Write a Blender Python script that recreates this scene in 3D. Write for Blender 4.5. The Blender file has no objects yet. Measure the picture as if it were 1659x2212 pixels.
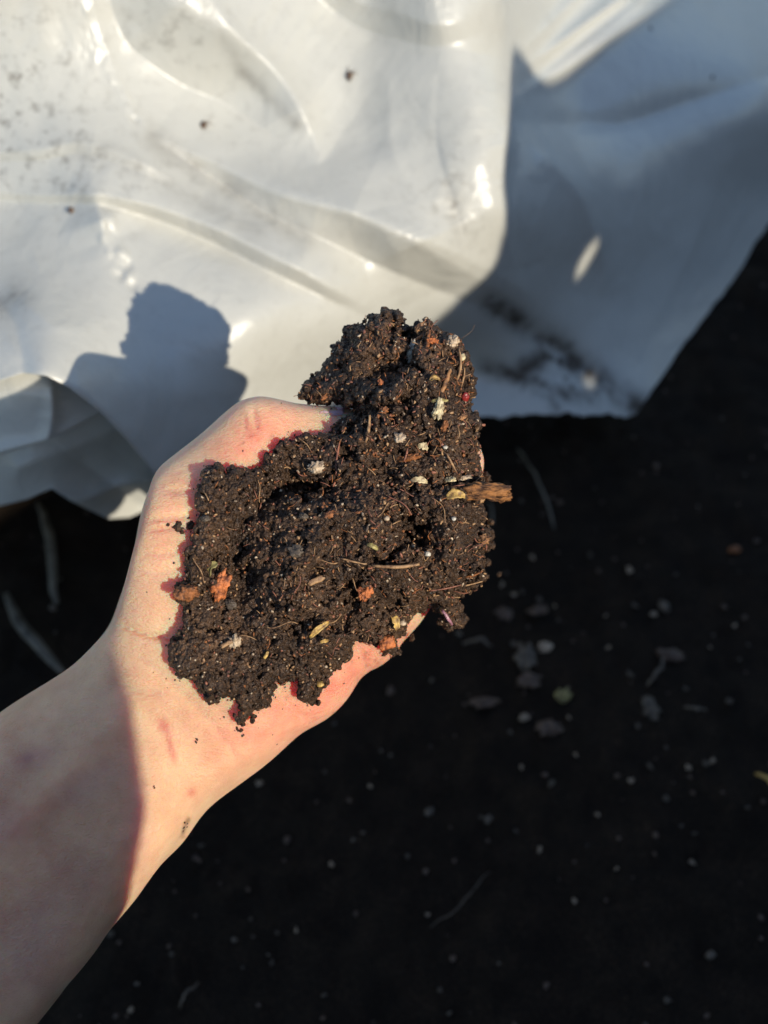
import bpy, math, random
import numpy as np
from mathutils import Vector, Matrix

# ---------------------------------------------------------------- camera, sky, sun, exposure
scn = bpy.context.scene
PITCH = math.radians(55)
HCAM = 0.4915
KPX = math.tan(math.radians(20)) / 829.5          # tangent per pixel of a 1659 x 2212 view

cam_d = bpy.data.cameras.new("camera")
cam = bpy.data.objects.new("camera", cam_d)
scn.collection.objects.link(cam)
cam.location = (0, 0, HCAM)
cam.rotation_euler = (math.pi / 2 - PITCH, 0, 0)
cam_d.sensor_fit = 'HORIZONTAL'
cam_d.sensor_width = 36
cam_d.lens = 18 / math.tan(math.radians(20))
cam_d.clip_start = 0.01
cam_d.clip_end = 400
cam_d.dof.use_dof = True
cam_d.dof.focus_distance = 0.288
cam_d.dof.aperture_fstop = 12.0
cam_d.dof.aperture_blades = 0
scn.camera = cam

S_DIR = Vector((0.587, -0.624, 0.516)).normalized()   # towards the sun
SUN_EL = math.asin(S_DIR.z)
SUN_AZ = math.atan2(S_DIR.x, S_DIR.y)                  # clockwise from +y

world = bpy.data.worlds.new("World")
scn.world = world
world.use_nodes = True
wn = world.node_tree
wn.nodes.clear()
wo = wn.nodes.new('ShaderNodeOutputWorld')
wb = wn.nodes.new('ShaderNodeBackground')
ws = wn.nodes.new('ShaderNodeTexSky')
ws.sky_type = 'NISHITA'
ws.sun_disc = False
ws.sun_elevation = SUN_EL
ws.sun_rotation = SUN_AZ
ws.altitude = 100
ws.air_density = 1.0
ws.dust_density = 0.3
ws.ozone_density = 1.6
wn.links.new(ws.outputs[0], wb.inputs[0])
wb.inputs[1].default_value = 0.175
wn.links.new(wb.outputs[0], wo.inputs[0])

sun_d = bpy.data.lights.new("sun", 'SUN')
sun_d.energy = 4.1
sun_d.angle = math.radians(0.5)
sun_d.color = (1.0, 0.915, 0.76)
sun = bpy.data.objects.new("sun", sun_d)
scn.collection.objects.link(sun)
sun.rotation_euler = (-S_DIR).to_track_quat('-Z', 'Y').to_euler()

scn.view_settings.view_transform = 'Standard'
scn.view_settings.look = 'None'
scn.view_settings.gamma = 1
scn.view_settings.exposure = 0.12
scn.view_settings.use_curve_mapping = False
scn.render.engine = 'CYCLES'

# ---------------------------------------------------------------- helpers
rng = np.random.default_rng(7)
random.seed(11)
COL = scn.collection
M_UP = np.array([0, math.sin(PITCH), math.cos(PITCH)])
M_FW = np.array([0, math.cos(PITCH), -math.sin(PITCH)])
M_RT = np.array([1.0, 0, 0])
C0 = np.array([0, 0, HCAM])


def W(u, v, F):
    """pixel (1659 wide view) at depth F metres -> world point(s)"""
    u = np.asarray(u, float); v = np.asarray(v, float); F = np.asarray(F, float)
    x = (u - 829.5) * KPX * F
    y = (1106 - v) * KPX * F
    return C0 + x[..., None] * M_RT + y[..., None] * M_UP + F[..., None] * M_FW


def ground_F(v):
    y = (1106 - np.asarray(v, float)) * KPX
    return HCAM / (math.sin(PITCH) - math.cos(PITCH) * y)


def tag(o, label=None, cat=None, group=None, kind=None):
    if label: o['label'] = label
    if cat: o['category'] = cat
    if group: o['group'] = group
    if kind: o['kind'] = kind
    return o


def mesh_obj(name, verts, faces, mat, parent=None, origin=None, smooth=True, attrs=None):
    verts = np.asarray(verts, np.float32)
    if origin is None:
        origin = np.zeros(3) if parent is not None else verts.mean(0)
    origin = np.asarray(origin, float)
    base = origin.copy()
    if parent is not None:
        base = base + np.array(parent_world(parent))
        vv = verts - np.array(parent_world(parent)) - origin
    else:
        vv = verts - origin
    me = bpy.data.meshes.new(name)
    faces_np = np.asarray(faces) if not isinstance(faces, list) or (len(faces) and all(len(f) == len(faces[0]) for f in faces)) else None
    if faces_np is not None and faces_np.dtype != object:
        n = faces_np.shape[1]
        me.vertices.add(len(vv)); me.vertices.foreach_set('co', vv.astype(np.float32).ravel())
        me.loops.add(faces_np.size); me.loops.foreach_set('vertex_index', faces_np.astype(np.int32).ravel())
        me.polygons.add(len(faces_np))
        me.polygons.foreach_set('loop_start', np.arange(0, faces_np.size, n, dtype=np.int32))
        me.update(calc_edges=True)
    else:
        me.from_pydata([tuple(p) for p in vv], [], faces)
        me.update()
    me.polygons.foreach_set('use_smooth', np.full(len(me.polygons), smooth))
    if attrs:
        for k, a in attrs.items():
            at = me.color_attributes.new(k, 'FLOAT_COLOR', 'POINT')
            a4 = np.ones((len(vv), 4), np.float32); a4[:, :3] = a
            at.data.foreach_set('color', a4.ravel())
    me.validate()
    me.materials.append(mat)
    o = bpy.data.objects.new(name, me)
    COL.objects.link(o)
    o.location = origin
    if parent is not None:
        o.parent = parent
    return o


def parent_world(p):
    l = Vector(p.location)
    while p.parent:
        p = p.parent
        l = l + Vector(p.location)
    return l


def empty(name, loc):
    e = bpy.data.objects.new(name, None)
    e.empty_display_size = 0.02
    COL.objects.link(e)
    e.location = loc
    return e


class VNoise:
    def __init__(s, seed, n=32):
        s.n = n
        s.t = np.random.default_rng(seed).random((n, n, n)).astype(np.float32) * 2 - 1

    def __call__(s, x, y, z, f):
        n = s.n
        def prep(a):
            a = np.asarray(a, np.float32) * f + 100.0 * 1.0
            i = np.floor(a).astype(np.int32); t = a - i
            return i % n, (i + 1) % n, t * t * (3 - 2 * t)
        x0, x1, tx = prep(x); y0, y1, ty = prep(y); z0, z1, tz = prep(z)
        T = s.t
        a = T[x0, y0, z0] * (1 - tx) + T[x1, y0, z0] * tx
        b = T[x0, y1, z0] * (1 - tx) + T[x1, y1, z0] * tx
        c = T[x0, y0, z1] * (1 - tx) + T[x1, y0, z1] * tx
        d = T[x0, y1, z1] * (1 - tx) + T[x1, y1, z1] * tx
        return (a * (1 - ty) + b * ty) * (1 - tz) + (c * (1 - ty) + d * ty) * tz


def poly_sdf(px, py, poly):
    """signed distance, positive inside"""
    poly = np.asarray(poly, float)
    d2 = np.full(px.shape, 1e18); inside = np.zeros(px.shape, bool)
    m = len(poly)
    for i in range(m):
        a = poly[i]; b = poly[(i + 1) % m]; e = b - a
        wx = px - a[0]; wy = py - a[1]
        t = np.clip((wx * e[0] + wy * e[1]) / max(e @ e, 1e-9), 0, 1)
        dx = wx - t * e[0]; dy = wy - t * e[1]
        d2 = np.minimum(d2, dx * dx + dy * dy)
        c = ((a[1] <= py) & (b[1] > py)) | ((b[1] <= py) & (a[1] > py))
        xs = a[0] + (py - a[1]) * (e[0] / (e[1] if abs(e[1]) > 1e-9 else 1e-9))
        inside ^= c & (px < xs)
    d = np.sqrt(d2)
    return np.where(inside, d, -d)


def line_dist(px, py, pts):
    """distance to polyline, signed (positive on its right side going along, image coords), arc position 0..1"""
    pts = np.asarray(pts, float)
    seg = np.hypot(*(pts[1:] - pts[:-1]).T); L = seg.sum(); acc = 0
    best = np.full(px.shape, 1e18); sgn = np.ones(px.shape); arc = np.zeros(px.shape)
    for i in range(len(pts) - 1):
        a = pts[i]; e = pts[i + 1] - a
        wx = px - a[0]; wy = py - a[1]
        t = np.clip((wx * e[0] + wy * e[1]) / (e @ e), 0, 1)
        dx = wx - t * e[0]; dy = wy - t * e[1]
        d2 = dx * dx + dy * dy
        m = d2 < best
        best = np.where(m, d2, best)
        cr = e[0] * wy - e[1] * wx
        sgn = np.where(m, np.where(cr >= 0, 1.0, -1.0), sgn)
        arc = np.where(m, (acc + t * seg[i]) / L, arc)
        acc += seg[i]
    return np.sqrt(best), sgn, arc


def smooth_line(pts, n=8):
    """Catmull-Rom"""
    P = [np.array(p, float) for p in pts]
    P = [2 * P[0] - P[1]] + P + [2 * P[-1] - P[-2]]
    out = []
    for i in range(1, len(P) - 2):
        for k in range(n):
            t = k / n
            out.append(0.5 * ((2 * P[i]) + (-P[i - 1] + P[i + 1]) * t + (2 * P[i - 1] - 5 * P[i] + 4 * P[i + 1] - P[i + 2]) * t * t
                              + (-P[i - 1] + 3 * P[i] - 3 * P[i + 1] + P[i + 2]) * t ** 3))
    out.append(P[-2])
    return out


def smin(a, b, k):
    h = np.clip(0.5 + 0.5 * (b - a) / k, 0, 1)
    return b * (1 - h) + a * h - k * h * (1 - h)


def smax(a, b, k):
    return -smin(-a, -b, k)


def surface_nets(V):
    """V: field, <0 inside. returns vertex coords in grid index units and quads"""
    ins = V < 0
    nx, ny, nz = V.shape
    c = ins[:-1, :-1, :-1].astype(np.int8)
    for dx in (0, 1):
        for dy in (0, 1):
            for dz in (0, 1):
                if dx or dy or dz:
                    c = c + ins[dx:nx - 1 + dx, dy:ny - 1 + dy, dz:nz - 1 + dz]
    act = (c > 0) & (c < 8)
    idx = np.argwhere(act)
    vid = np.full(act.shape, -1, np.int32)
    vid[act] = np.arange(len(idx), dtype=np.int32)
    ssum = np.zeros((len(idx), 3), np.float32); cnt = np.zeros(len(idx), np.float32)
    corners = [(a, b, d) for a in (0, 1) for b in (0, 1) for d in (0, 1)]
    vals = {}
    for co in corners:
        vals[co] = V[idx[:, 0] + co[0], idx[:, 1] + co[1], idx[:, 2] + co[2]]
    for a in corners:
        for ax in range(3):
            if a[ax] == 0:
                b = list(a); b[ax] = 1; b = tuple(b)
                va, vb = vals[a], vals[b]
                m = (va < 0) != (vb < 0)
                t = va[m] / (va[m] - vb[m])
                p = np.tile(np.array(a, np.float32), (m.sum(), 1)); p[:, ax] = t
                ssum[m] += p; cnt[m] += 1
    P = idx + ssum / cnt[:, None]
    quads = []
    for ax in range(3):
        o1, o2 = [(1, 2), (2, 0), (0, 1)][ax]
        sl0 = [slice(None)] * 3; sl1 = [slice(None)] * 3
        sl0[ax] = slice(0, -1); sl1[ax] = slice(1, None)
        A = ins[tuple(sl0)]; B = ins[tuple(sl1)]
        e = np.argwhere(A != B)
        ok = (e[:, o1] > 0) & (e[:, o2] > 0) & (e[:, o1] < V.shape[o1] - 1) & (e[:, o2] < V.shape[o2] - 1)
        e = e[ok]
        flip = A[e[:, 0], e[:, 1], e[:, 2]]
        def g(d1, d2):
            q = e.copy(); q[:, o1] -= d1; q[:, o2] -= d2
            return vid[q[:, 0], q[:, 1], q[:, 2]]
        q = np.stack([g(1, 1), g(0, 1), g(0, 0), g(1, 0)], 1)
        q[~flip] = q[~flip][:, ::-1]
        quads.append(q)
    return P, np.concatenate(quads)


# ---------------------------------------------------------------- materials
def new_mat(name):
    m = bpy.data.materials.new(name); m.use_nodes = True
    nt = m.node_tree
    b = nt.nodes['Principled BSDF']
    return m, nt, b


def N(nt, t, **kw):
    n = nt.nodes.new(t)
    for k, v in kw.items():
        if k in n.inputs: n.inputs[k].default_value = v
        else: setattr(n, k, v)
    return n


def ramp(nt, src, stops):
    r = nt.nodes.new('ShaderNodeValToRGB')
    el = r.color_ramp.elements
    while len(el) > 1: el.remove(el[-1])
    el[0].position = stops[0][0]; el[0].color = (*stops[0][1], 1)
    for p, c in stops[1:]:
        e = el.new(p); e.color = (*c, 1)
    nt.links.new(src, r.inputs[0])
    return r


def noise(nt, scale, detail=4, rough=0.6, vec=None):
    n = N(nt, 'ShaderNodeTexNoise')
    n.inputs['Scale'].default_value = scale
    n.inputs['Detail'].default_value = detail
    n.inputs['Roughness'].default_value = rough
    if vec is not None: nt.links.new(vec, n.inputs['Vector'])
    return n


def bump(nt, h, dist, strength=1.0, nrm=None):
    b = N(nt, 'ShaderNodeBump')
    b.inputs['Distance'].default_value = dist
    b.inputs['Strength'].default_value = strength
    nt.links.new(h, b.inputs['Height'])
    if nrm is not None: nt.links.new(nrm, b.inputs['Normal'])
    return b


def mat_soil(name, dark, light, spec_rough=0.4):
    m, nt, b = new_mat(name)
    tc = N(nt, 'ShaderNodeTexCoord')
    n1 = noise(nt, 800, 5, 0.75, tc.outputs['Object'])
    n2 = noise(nt, 60, 3, 0.5, tc.outputs['Object'])
    mx = N(nt, 'ShaderNodeMath', operation='MULTIPLY_ADD'); nt.links.new(n1.outputs['Fac'], mx.inputs[0])
    mx.inputs[1].default_value = 0.75; 
    m3 = N(nt, 'ShaderNodeMath', operation='MULTIPLY'); m3.inputs[1].default_value = 0.25
    nt.links.new(n2.outputs['Fac'], m3.inputs[0]); nt.links.new(m3.outputs[0], mx.inputs[2])
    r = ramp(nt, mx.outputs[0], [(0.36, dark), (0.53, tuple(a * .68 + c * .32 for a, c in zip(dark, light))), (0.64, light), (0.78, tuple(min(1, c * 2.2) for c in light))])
    nt.links.new(r.outputs[0], b.inputs['Base Color'])
    n3 = noise(nt, 2600, 3, 0.6, tc.outputs['Object'])
    n4 = noise(nt, 900, 3, 0.6, tc.outputs['Object'])
    b1 = bump(nt, n4.outputs['Fac'], 0.0006, 0.9)
    vg = N(nt, 'ShaderNodeTexVoronoi'); vg.inputs['Scale'].default_value = 1300; nt.links.new(tc.outputs['Object'], vg.inputs['Vector'])
    iv = N(nt, 'ShaderNodeMath', operation='SUBTRACT'); iv.inputs[0].default_value = 1; nt.links.new(vg.outputs['Distance'], iv.inputs[1])
    b15 = bump(nt, iv.outputs[0], 0.0006, 0.9, b1.outputs[0])
    b2 = bump(nt, n3.outputs['Fac'], 0.00025, 0.8, b15.outputs[0])
    nt.links.new(b2.outputs[0], b.inputs['Normal'])
    rr = ramp(nt, n4.outputs['Fac'], [(0.35, (spec_rough - 0.08,) * 3), (0.55, (spec_rough + 0.35,) * 3)])
    nt.links.new(rr.outputs[0], b.inputs['Roughness'])
    b.inputs['Specular IOR Level'].default_value = 0.5
    return m


def mat_bit(name, c1, c2, rough=0.6, scale=500, stretch=None, bd=0.0003):
    m, nt, b = new_mat(name)
    tc = N(nt, 'ShaderNodeTexCoord')
    vec = tc.outputs['Object']
    if stretch:
        mp = N(nt, 'ShaderNodeMapping'); mp.inputs['Scale'].default_value = stretch
        nt.links.new(vec, mp.inputs['Vector']); vec = mp.outputs[0]
    n = noise(nt, scale, 4, 0.65, vec)
    r = ramp(nt, n.outputs['Fac'], [(0.36, c2), (0.56, c1), (0.75, tuple(min(1, x * 1.25) for x in c1))])
    nt.links.new(r.outputs[0], b.inputs['Base Color'])
    bb = bump(nt, n.outputs['Fac'], bd, 1.0)
    nt.links.new(bb.outputs[0], b.inputs['Normal'])
    b.inputs['Roughness'].default_value = rough
    return m


M_SOIL = mat_soil('moist_compost', (0.013, 0.007, 0.004), (0.17, 0.09, 0.046), 0.32)
M_SOIL.node_tree.nodes['Principled BSDF'].inputs['Specular IOR Level'].default_value = 0.38
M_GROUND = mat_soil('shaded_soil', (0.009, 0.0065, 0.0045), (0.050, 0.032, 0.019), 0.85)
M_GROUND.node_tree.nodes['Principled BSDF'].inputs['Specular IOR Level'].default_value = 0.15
M_WOOD = mat_bit('brown_wood', (0.36, 0.17, 0.065), (0.07, 0.028, 0.012), 0.6, 350, (1, 1, 1))
M_BARK = mat_bit('rough_bark', (0.34, 0.14, 0.04), (0.06, 0.022, 0.008), 0.7, 600, (.35, 1.6, 1), 0.0012)
M_TAN = mat_bit('tan_straw', (0.42, 0.24, 0.11), (0.16, 0.075, 0.035), 0.55, 500)
M_CREAM = mat_bit('cream_scrap', (0.66, 0.54, 0.31), (0.16, 0.10, 0.05), 0.5, 500)
M_PALE = mat_bit('pale_stone', (0.56, 0.42, 0.28), (0.13, 0.08, 0.05), 0.5, 450)
M_WHITE = mat_bit('white_flake', (0.62, 0.56, 0.46), (0.20, 0.15, 0.10), 0.3, 500)
M_ORANGE = mat_bit('orange_brick', (0.60, 0.18, 0.05), (0.12, 0.03, 0.012), 0.6, 600, None, 0.0006)
M_RUST = mat_bit('rusty_bark', (0.34, 0.12, 0.035), (0.07, 0.025, 0.01), 0.6, 700, None, 0.0006)
M_YELLOW = mat_bit('yellow_leaf', (0.60, 0.38, 0.10), (0.16, 0.08, 0.03), 0.5, 500)
M_OLIVE = mat_bit('olive_scrap', (0.38, 0.31, 0.11), (0.10, 0.07, 0.03), 0.5, 500)
M_RED = mat_bit('dark_red_seed', (0.30, 0.03, 0.025), (0.12, 0.012, 0.01), 0.35, 400)
M_ROOT = mat_bit('root_fibre', (0.30, 0.11, 0.06), (0.12, 0.045, 0.03), 0.5, 600)
M_PURPLE = mat_bit('purple_shoot', (0.45, 0.22, 0.26), (0.18, 0.07, 0.09), 0.2, 500)
M_GREY = mat_bit('grey_stone', (0.11, 0.08, 0.055), (0.03, 0.022, 0.016), 0.55, 500)
M_GRIT = mat_bit('dull_grit', (0.145, 0.11, 0.075), (0.05, 0.037, 0.027), 0.7, 500)
M_BRN = mat_bit('brown_crumb', (0.13, 0.08, 0.05), (0.05, 0.03, 0.02), 0.6, 500)
M_BLADE = mat_bit('dull_grass', (0.15, 0.13, 0.095), (0.06, 0.05, 0.035), 0.6, 120)
M_TIMBER = mat_bit('blocker_timber', (0.12, 0.09, 0.065), (0.05, 0.038, 0.03), 0.8, 40, (6, 6, 0.6))  # timber of the light blockers added out of view

# bag plastic
M_BAG, nt, b = new_mat('white_polythene')
tc = N(nt, 'ShaderNodeTexCoord')
at = N(nt, 'ShaderNodeAttribute', attribute_name='dirt')
sep = N(nt, 'ShaderNodeSeparateColor'); nt.links.new(at.outputs['Color'], sep.inputs[0])
nf = noise(nt, 180, 6, 0.7, tc.outputs['Object'])
nm = noise(nt, 45, 5, 0.65, tc.outputs['Object'])
# smear mask = attribute r * noise ; speck mask = attribute g with fine noise
sm = N(nt, 'ShaderNodeMath', operation='MULTIPLY'); nt.links.new(sep.outputs[0], sm.inputs[0])
rn = ramp(nt, nm.outputs['Fac'], [(0.38, (0.30,) * 3), (0.58, (1,) * 3)]); nt.links.new(rn.outputs[0], sm.inputs[1])
sp = N(nt, 'ShaderNodeMath', operation='MULTIPLY'); nt.links.new(sep.outputs[1], sp.inputs[0])
rs = ramp(nt, nf.outputs['Fac'], [(0.52, (0,) * 3), (0.66, (0.75,) * 3)]); nt.links.new(rs.outputs[0], sp.inputs[1])
ad = N(nt, 'ShaderNodeMath', operation='ADD', use_clamp=True); nt.links.new(sm.outputs[0], ad.inputs[0]); nt.links.new(sp.outputs[0], ad.inputs[1])
mix = N(nt, 'ShaderNodeMix', data_type='RGBA')
mix.inputs[6].default_value = (0.515, 0.505, 0.455, 1)
mix.inputs[7].default_value = (0.075, 0.06, 0.045, 1)
nt.links.new(ad.outputs[0], mix.inputs[0]); nt.links.new(mix.outputs[2], b.inputs['Base Color'])
rr = ramp(nt, ad.outputs[0], [(0.0, (0.31,) * 3), (0.6, (0.75,) * 3)]); nt.links.new(rr.outputs[0], b.inputs['Roughness'])
cr1 = noise(nt, 28, 3, 0.55, tc.outputs['Object']); cr1.inputs['Distortion'].default_value = 1.2
cr2 = noise(nt, 260, 4, 0.6, tc.outputs['Object'])
b1 = bump(nt, cr1.outputs['Fac'], 0.004, 0.35); b2 = bump(nt, cr2.outputs['Fac'], 0.0005, 0.35, b1.outputs[0])
nt.links.new(b2.outputs[0], b.inputs['Normal'])
b.inputs['IOR'].default_value = 1.5

# skin
M_SKIN, nt, b = new_mat('skin')
at = N(nt, 'ShaderNodeAttribute', attribute_name='skin_color')
tc = N(nt, 'ShaderNodeTexCoord')
mp = N(nt, 'ShaderNodeMapping'); mp.inputs['Rotation'].default_value = (0, 0, math.radians(40)); mp.inputs['Scale'].default_value = (1, 2.2, 1.5)
nt.links.new(tc.outputs['Object'], mp.inputs['Vector'])
mot = noise(nt, 90, 4, 0.6, tc.outputs['Object'])
r = ramp(nt, mot.outputs['Fac'], [(0.3, (0.84, 0.74, 0.74)), (0.7, (1.0, 1.0, 1.0))])
mm = N(nt, 'ShaderNodeMix', data_type='RGBA', blend_type='MULTIPLY'); mm.inputs[0].default_value = 1
nt.links.new(at.outputs['Color'], mm.inputs[6]); nt.links.new(r.outputs[0], mm.inputs[7])
nt.links.new(mm.outputs[2], b.inputs['Base Color'])
vo = N(nt, 'ShaderNodeTexVoronoi'); vo.inputs['Scale'].default_value = 1150; nt.links.new(mp.outputs[0], vo.inputs['Vector'])
ns = noise(nt, 420, 5, 0.6, mp.outputs[0])
b1 = bump(nt, ns.outputs['Fac'], 0.0011, 0.6); b2 = bump(nt, vo.outputs['Distance'], 0.0004, 0.6, b1.outputs[0])
nt.links.new(b2.outputs[0], b.inputs['Normal'])
b.inputs['Roughness'].default_value = 0.5
b.inputs['Subsurface Weight'].default_value = 1.0
b.inputs['Subsurface Radius'].default_value = (1.0, 0.22, 0.11)
b.inputs['Subsurface Scale'].default_value = 0.0085
b.inputs['Specular IOR Level'].default_value = 0.28
M_NAIL = mat_bit('thumb_nail', (0.62, 0.40, 0.42), (0.55, 0.34, 0.36), 0.3, 200, None, .00005)

# ---------------------------------------------------------------- setting: soil ground
ax_x = np.concatenate([-np.geomspace(60, 0.75, 22), np.linspace(-0.7, 0.9, 340), np.geomspace(0.95, 60, 22)])
ax_y = np.concatenate([-np.geomspace(60, 0.25, 22), np.linspace(-0.2, 1.4, 340), np.geomspace(1.45, 60, 22)])
GX, GY = np.meshgrid(ax_x, ax_y, indexing='ij')
vn = VNoise(3, 64)


def ground_h(x, y):
    z = vn(x, y, x * 0, 9) * 0.006 + vn(x, y, x * 0 + 3, 40) * 0.004 + np.abs(vn(x, y, x * 0 + 7, 110)) * 0.004
    fade = np.clip(1.6 - np.maximum(np.abs(x), np.abs(y - .5)) / 1.2, 0, 1)
    return z * fade - 0.004


GZ = ground_h(GX, GY)
nX, nY = GX.shape
ii = np.arange(nX * nY).reshape(nX, nY)
fc = np.stack([ii[:-1, :-1], ii[1:, :-1], ii[1:, 1:], ii[:-1, 1:]], -1).reshape(-1, 4)
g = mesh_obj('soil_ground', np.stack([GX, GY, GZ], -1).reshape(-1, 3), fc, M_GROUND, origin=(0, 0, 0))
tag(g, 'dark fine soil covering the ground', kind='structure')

# ---------------------------------------------------------------- plastic bag
YLOW = np.array([(-500, 815), (-200, 822), (0, 822), (50, 806), (100, 812), (150, 838), (215, 888), (270, 945), (325, 1010), (360, 1080),
                 (430, 1130), (520, 1080), (640, 960), (760, 915), (1000, 900), (1200, 897), (1340, 896), (1372, 893), (1390, 868), (1440, 795), (1520, 690),
                 (1590, 590), (1659, 487), (1780, 330), (1950, 130), (2300, -220)], float)
CTRL = np.array([(-400, -300, .42), (0, -300, .395), (800, -300, .46), (1090, -300, .50), (1200, -300, .66), (2000, -400, .98),
                 (-400, 400, .455), (0, 0, .424), (250, 0, .440), (300, 300, .450), (500, 0, .462), (800, 0, .475), (1080, 0, .487), (1180, 0, .565), (1350, 0, .62), (1659, 0, .74), (0, 300, .448), (0, 480, .448), (500, 400, .466), (800, 300, .482),
                 (1080, 200, .49), (1170, 180, .545), (1090, 450, .489), (900, 500, .481), (1300, 250, .565), (1659, 180, .655), (1659, 420, .71), (1400, 450, .60), (1250, 600, .575), (1500, 600, .66),
                 (0, 750, .388), (100, 810, .380), (170, 700, .405), (330, 690, .424), (550, 700, .437), (750, 700, .47), (1000, 700, .52), (1200, 780, .585), (1370, 870, .61), (1000, 890, .565), (1000, 800, .575), (1200, 885, .582),
                 (700, 900, .51), (500, 950, .46), (300, 950, .425), (0, 950, .39), (350, 1080, .45), (1950, 130, .85), (2300, -200, 1.0), (-400, 1000, .42)])



def tps(ctrl):
    P = ctrl[:, :2] / 800.0; n = len(P)
    def U(r2): return np.where(r2 > 1e-12, r2 * np.log(np.maximum(r2, 1e-12)), 0)
    D = ((P[:, None] - P[None]) ** 2).sum(-1)
    A = np.zeros((n + 3, n + 3)); A[:n, :n] = U(D) + np.eye(n) * 0.006; A[:n, n] = 1; A[:n, n + 1:] = P; A[n, :n] = 1; A[n + 1:, :n] = P.T
    w = np.linalg.solve(A, np.concatenate([ctrl[:, 2], np.zeros(3)]))
    def f(u, v):
        x = u / 800.0; y = v / 800.0
        r = w[n] + w[n + 1] * x + w[n + 2] * y
        for i in range(n):
            r = r + w[i] * U((x - P[i, 0]) ** 2 + (y - P[i, 1]) ** 2)
        return r
    return f


bagF0 = tps(CTRL)
# folds: polyline, half width on the left of travel, half width on the right, amplitudes (mm, towards the viewer) along it
FOLDS = [
    # glint crease top left
    ([(180, -60), (212, 60), (247, 160), (283, 235), (330, 300)], 20, 60, [1.7, 2.0, 2.2, 1.8, 0]),
    # S shaped lit lip with the dark valley on its upper right
    ([(420, -60), (500, 60), (590, 150), (650, 240), (692, 350)], 24, 70, [4, 6, 7, 7, 0]),
    # long diagonal
    ([(1040, 660), (1220, 765), (1370, 885)], 30, 40, [-2, -8, -3]),
    ([(420, 320), (600, 400), (760, 455), (950, 530), (1120, 620), (1250, 720)], 60, 30, [0, 3, 4, 4, 3, 0]),
    # second diagonal
    ([(-60, 425), (80, 440), (230, 445), (400, 500), (600, 595), (800, 690)], 20, 60, [-1, -1, -1, -2, -2, -1]),
    ([(-60, 360), (90, 340), (200, 335), (330, 390), (430, 440)], 30, 60, [0, 3, 4, 4, 0]),
    # glint patch
    ([(205, 430), (222, 480), (236, 520)], 62, 60, [9, 13, 7]),
    # vertical fold
    ([(1080, -80), (1093, 60), (1093, 180), (1094, 262), (1084, 420), (1096, 520), (1130, 640)], 9, 120, [12, 14, 15, 14, 8, 3, 0]),
    ([(960, 60), (940, 250), (985, 420), (1040, 600)], 60, 90, [1, 2, 2, 0]),
    # blue side: dark valley line and ridge
    ([(1100, 262), (1220, 268), (1340, 268), (1480, 225), (1700, 150)], 60, 40, [-2, -15, -17, -15, -10]),
    ([(1095, 262), (1180, 340), (1260, 430), (1300, 560), (1310, 640)], 30, 46, [2, 12, 12, 8, 0]),
    ([(1390, 300), (1360, 500), (1340, 700)], 60, 90, [0, 4, 2]),
    ([(1560, 360), (1480, 560), (1400, 720)], 70, 70, [3, 5, 2]),
    # top striations
    ([(1105, 215), (1220, 150), (1330, 70), (1420, 10), (1500, -50)], 16, 22, [1, 8, 10, 9, 6]),
    ([(1115, 160), (1220, 85), (1340, -10)], 14, 16, [1, 8, 8]),
    ([(1140, 190), (1240, 118), (1380, 10)], 9, 10, [1, 5, 5]),
    ([(1120, 120), (1180, 60), (1250, -10)], 12, 14, [1, 6, 6]),
    ([(1170, 120), (1250, 60), (1340, 0)], 8, 9, [1, 4, 4]),
    # long soft undulation top middle
    ([(640, -60), (760, 60), (900, 110), (1050, 70)], 90, 60, [-3, -4, -4, 0]),
    ([(840, 180), (850, 330), (930, 470)], 60, 60, [3, 4, 0]),
    # arc lip lower left
    ([(95, 800), (160, 832), (225, 885), (280, 945), (335, 1020)], 40, 30, [2, 4, 5, 5, 4]),
    ([(-60, 600), (20, 680), (50, 780), (50, 900)], 40, 50, [-4, -5, -4, 0]),
    ([(60, 660), (130, 705), (210, 700)], 40, 30, [3, 3, 1]),
]


# ramps: the sheet rises on the upper right of the line over a band, then sinks back slowly
RAMPS = [
    ([(222, -80), (236, 0), (262, 70), (300, 118), (400, 186), (500, 230), (600, 300), (690, 362)], [130, 140, 150, 150, 150, 130, 90, 20], [17, 17, 18, 18, 17, 14, 9, 0], 190),
    ([(330, 300), (430, 365), (560, 450), (700, 520), (880, 600), (1060, 672), (1150, 720)], [12, 34, 54, 84, 84, 60, 40], [0, 9, 17, 22, 19, 10, 0], 150),
    ([(-80, 430), (80, 440), (230, 445), (400, 500), (600, 595), (800, 690)], [20, 20, 26, 36, 34, 20], [2, 4, 8, 13, 10, 0], 110),
    ([(-60, 352), (90, 345), (180, 332), (300, 372), (430, 440)], [20, 24, 26, 24, 20], [2, 4, 6, 5, 0], 80),
    ([(962, 100), (944, 200), (946, 330), (985, 450), (1012, 600)], [70, 100, 110, 90, 60], [0, 7, 10, 8, 0], 150),
    ([(748, 470), (775, 560), (832, 682)], [60, 90, 60], [0, 9, 0], 100),
    ([(640, -40), (760, 50), (870, 88), (960, 100), (1060, 60)], [40, 50, 60, 50, 40], [1, 4, 6, 4, 0], 120),
]


def ramp_field(u, v):
    z = np.zeros(u.shape)
    for pts, ws_, amps, dec in RAMPS:
        d, s_, t = line_dist(u, v, smooth_line(pts, 5))
        k = np.linspace(0, 1, len(amps))
        amp = np.interp(t, k, amps); w = np.interp(t, k, ws_)
        up = np.clip(d / w, 0, 1); up = up * (1 - .25 * (1 - up) * 0) ; up = np.where(up < .75, up, .75 + .25 * np.sin((up - .75) * 4 * math.pi / 2) * .64 )
        fall = np.exp(-(np.maximum(d - w, 0) / dec) ** 1.6)
        z += np.where(s_ < 0, amp * 1e-3 * up * fall, 0)
    return z


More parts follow.
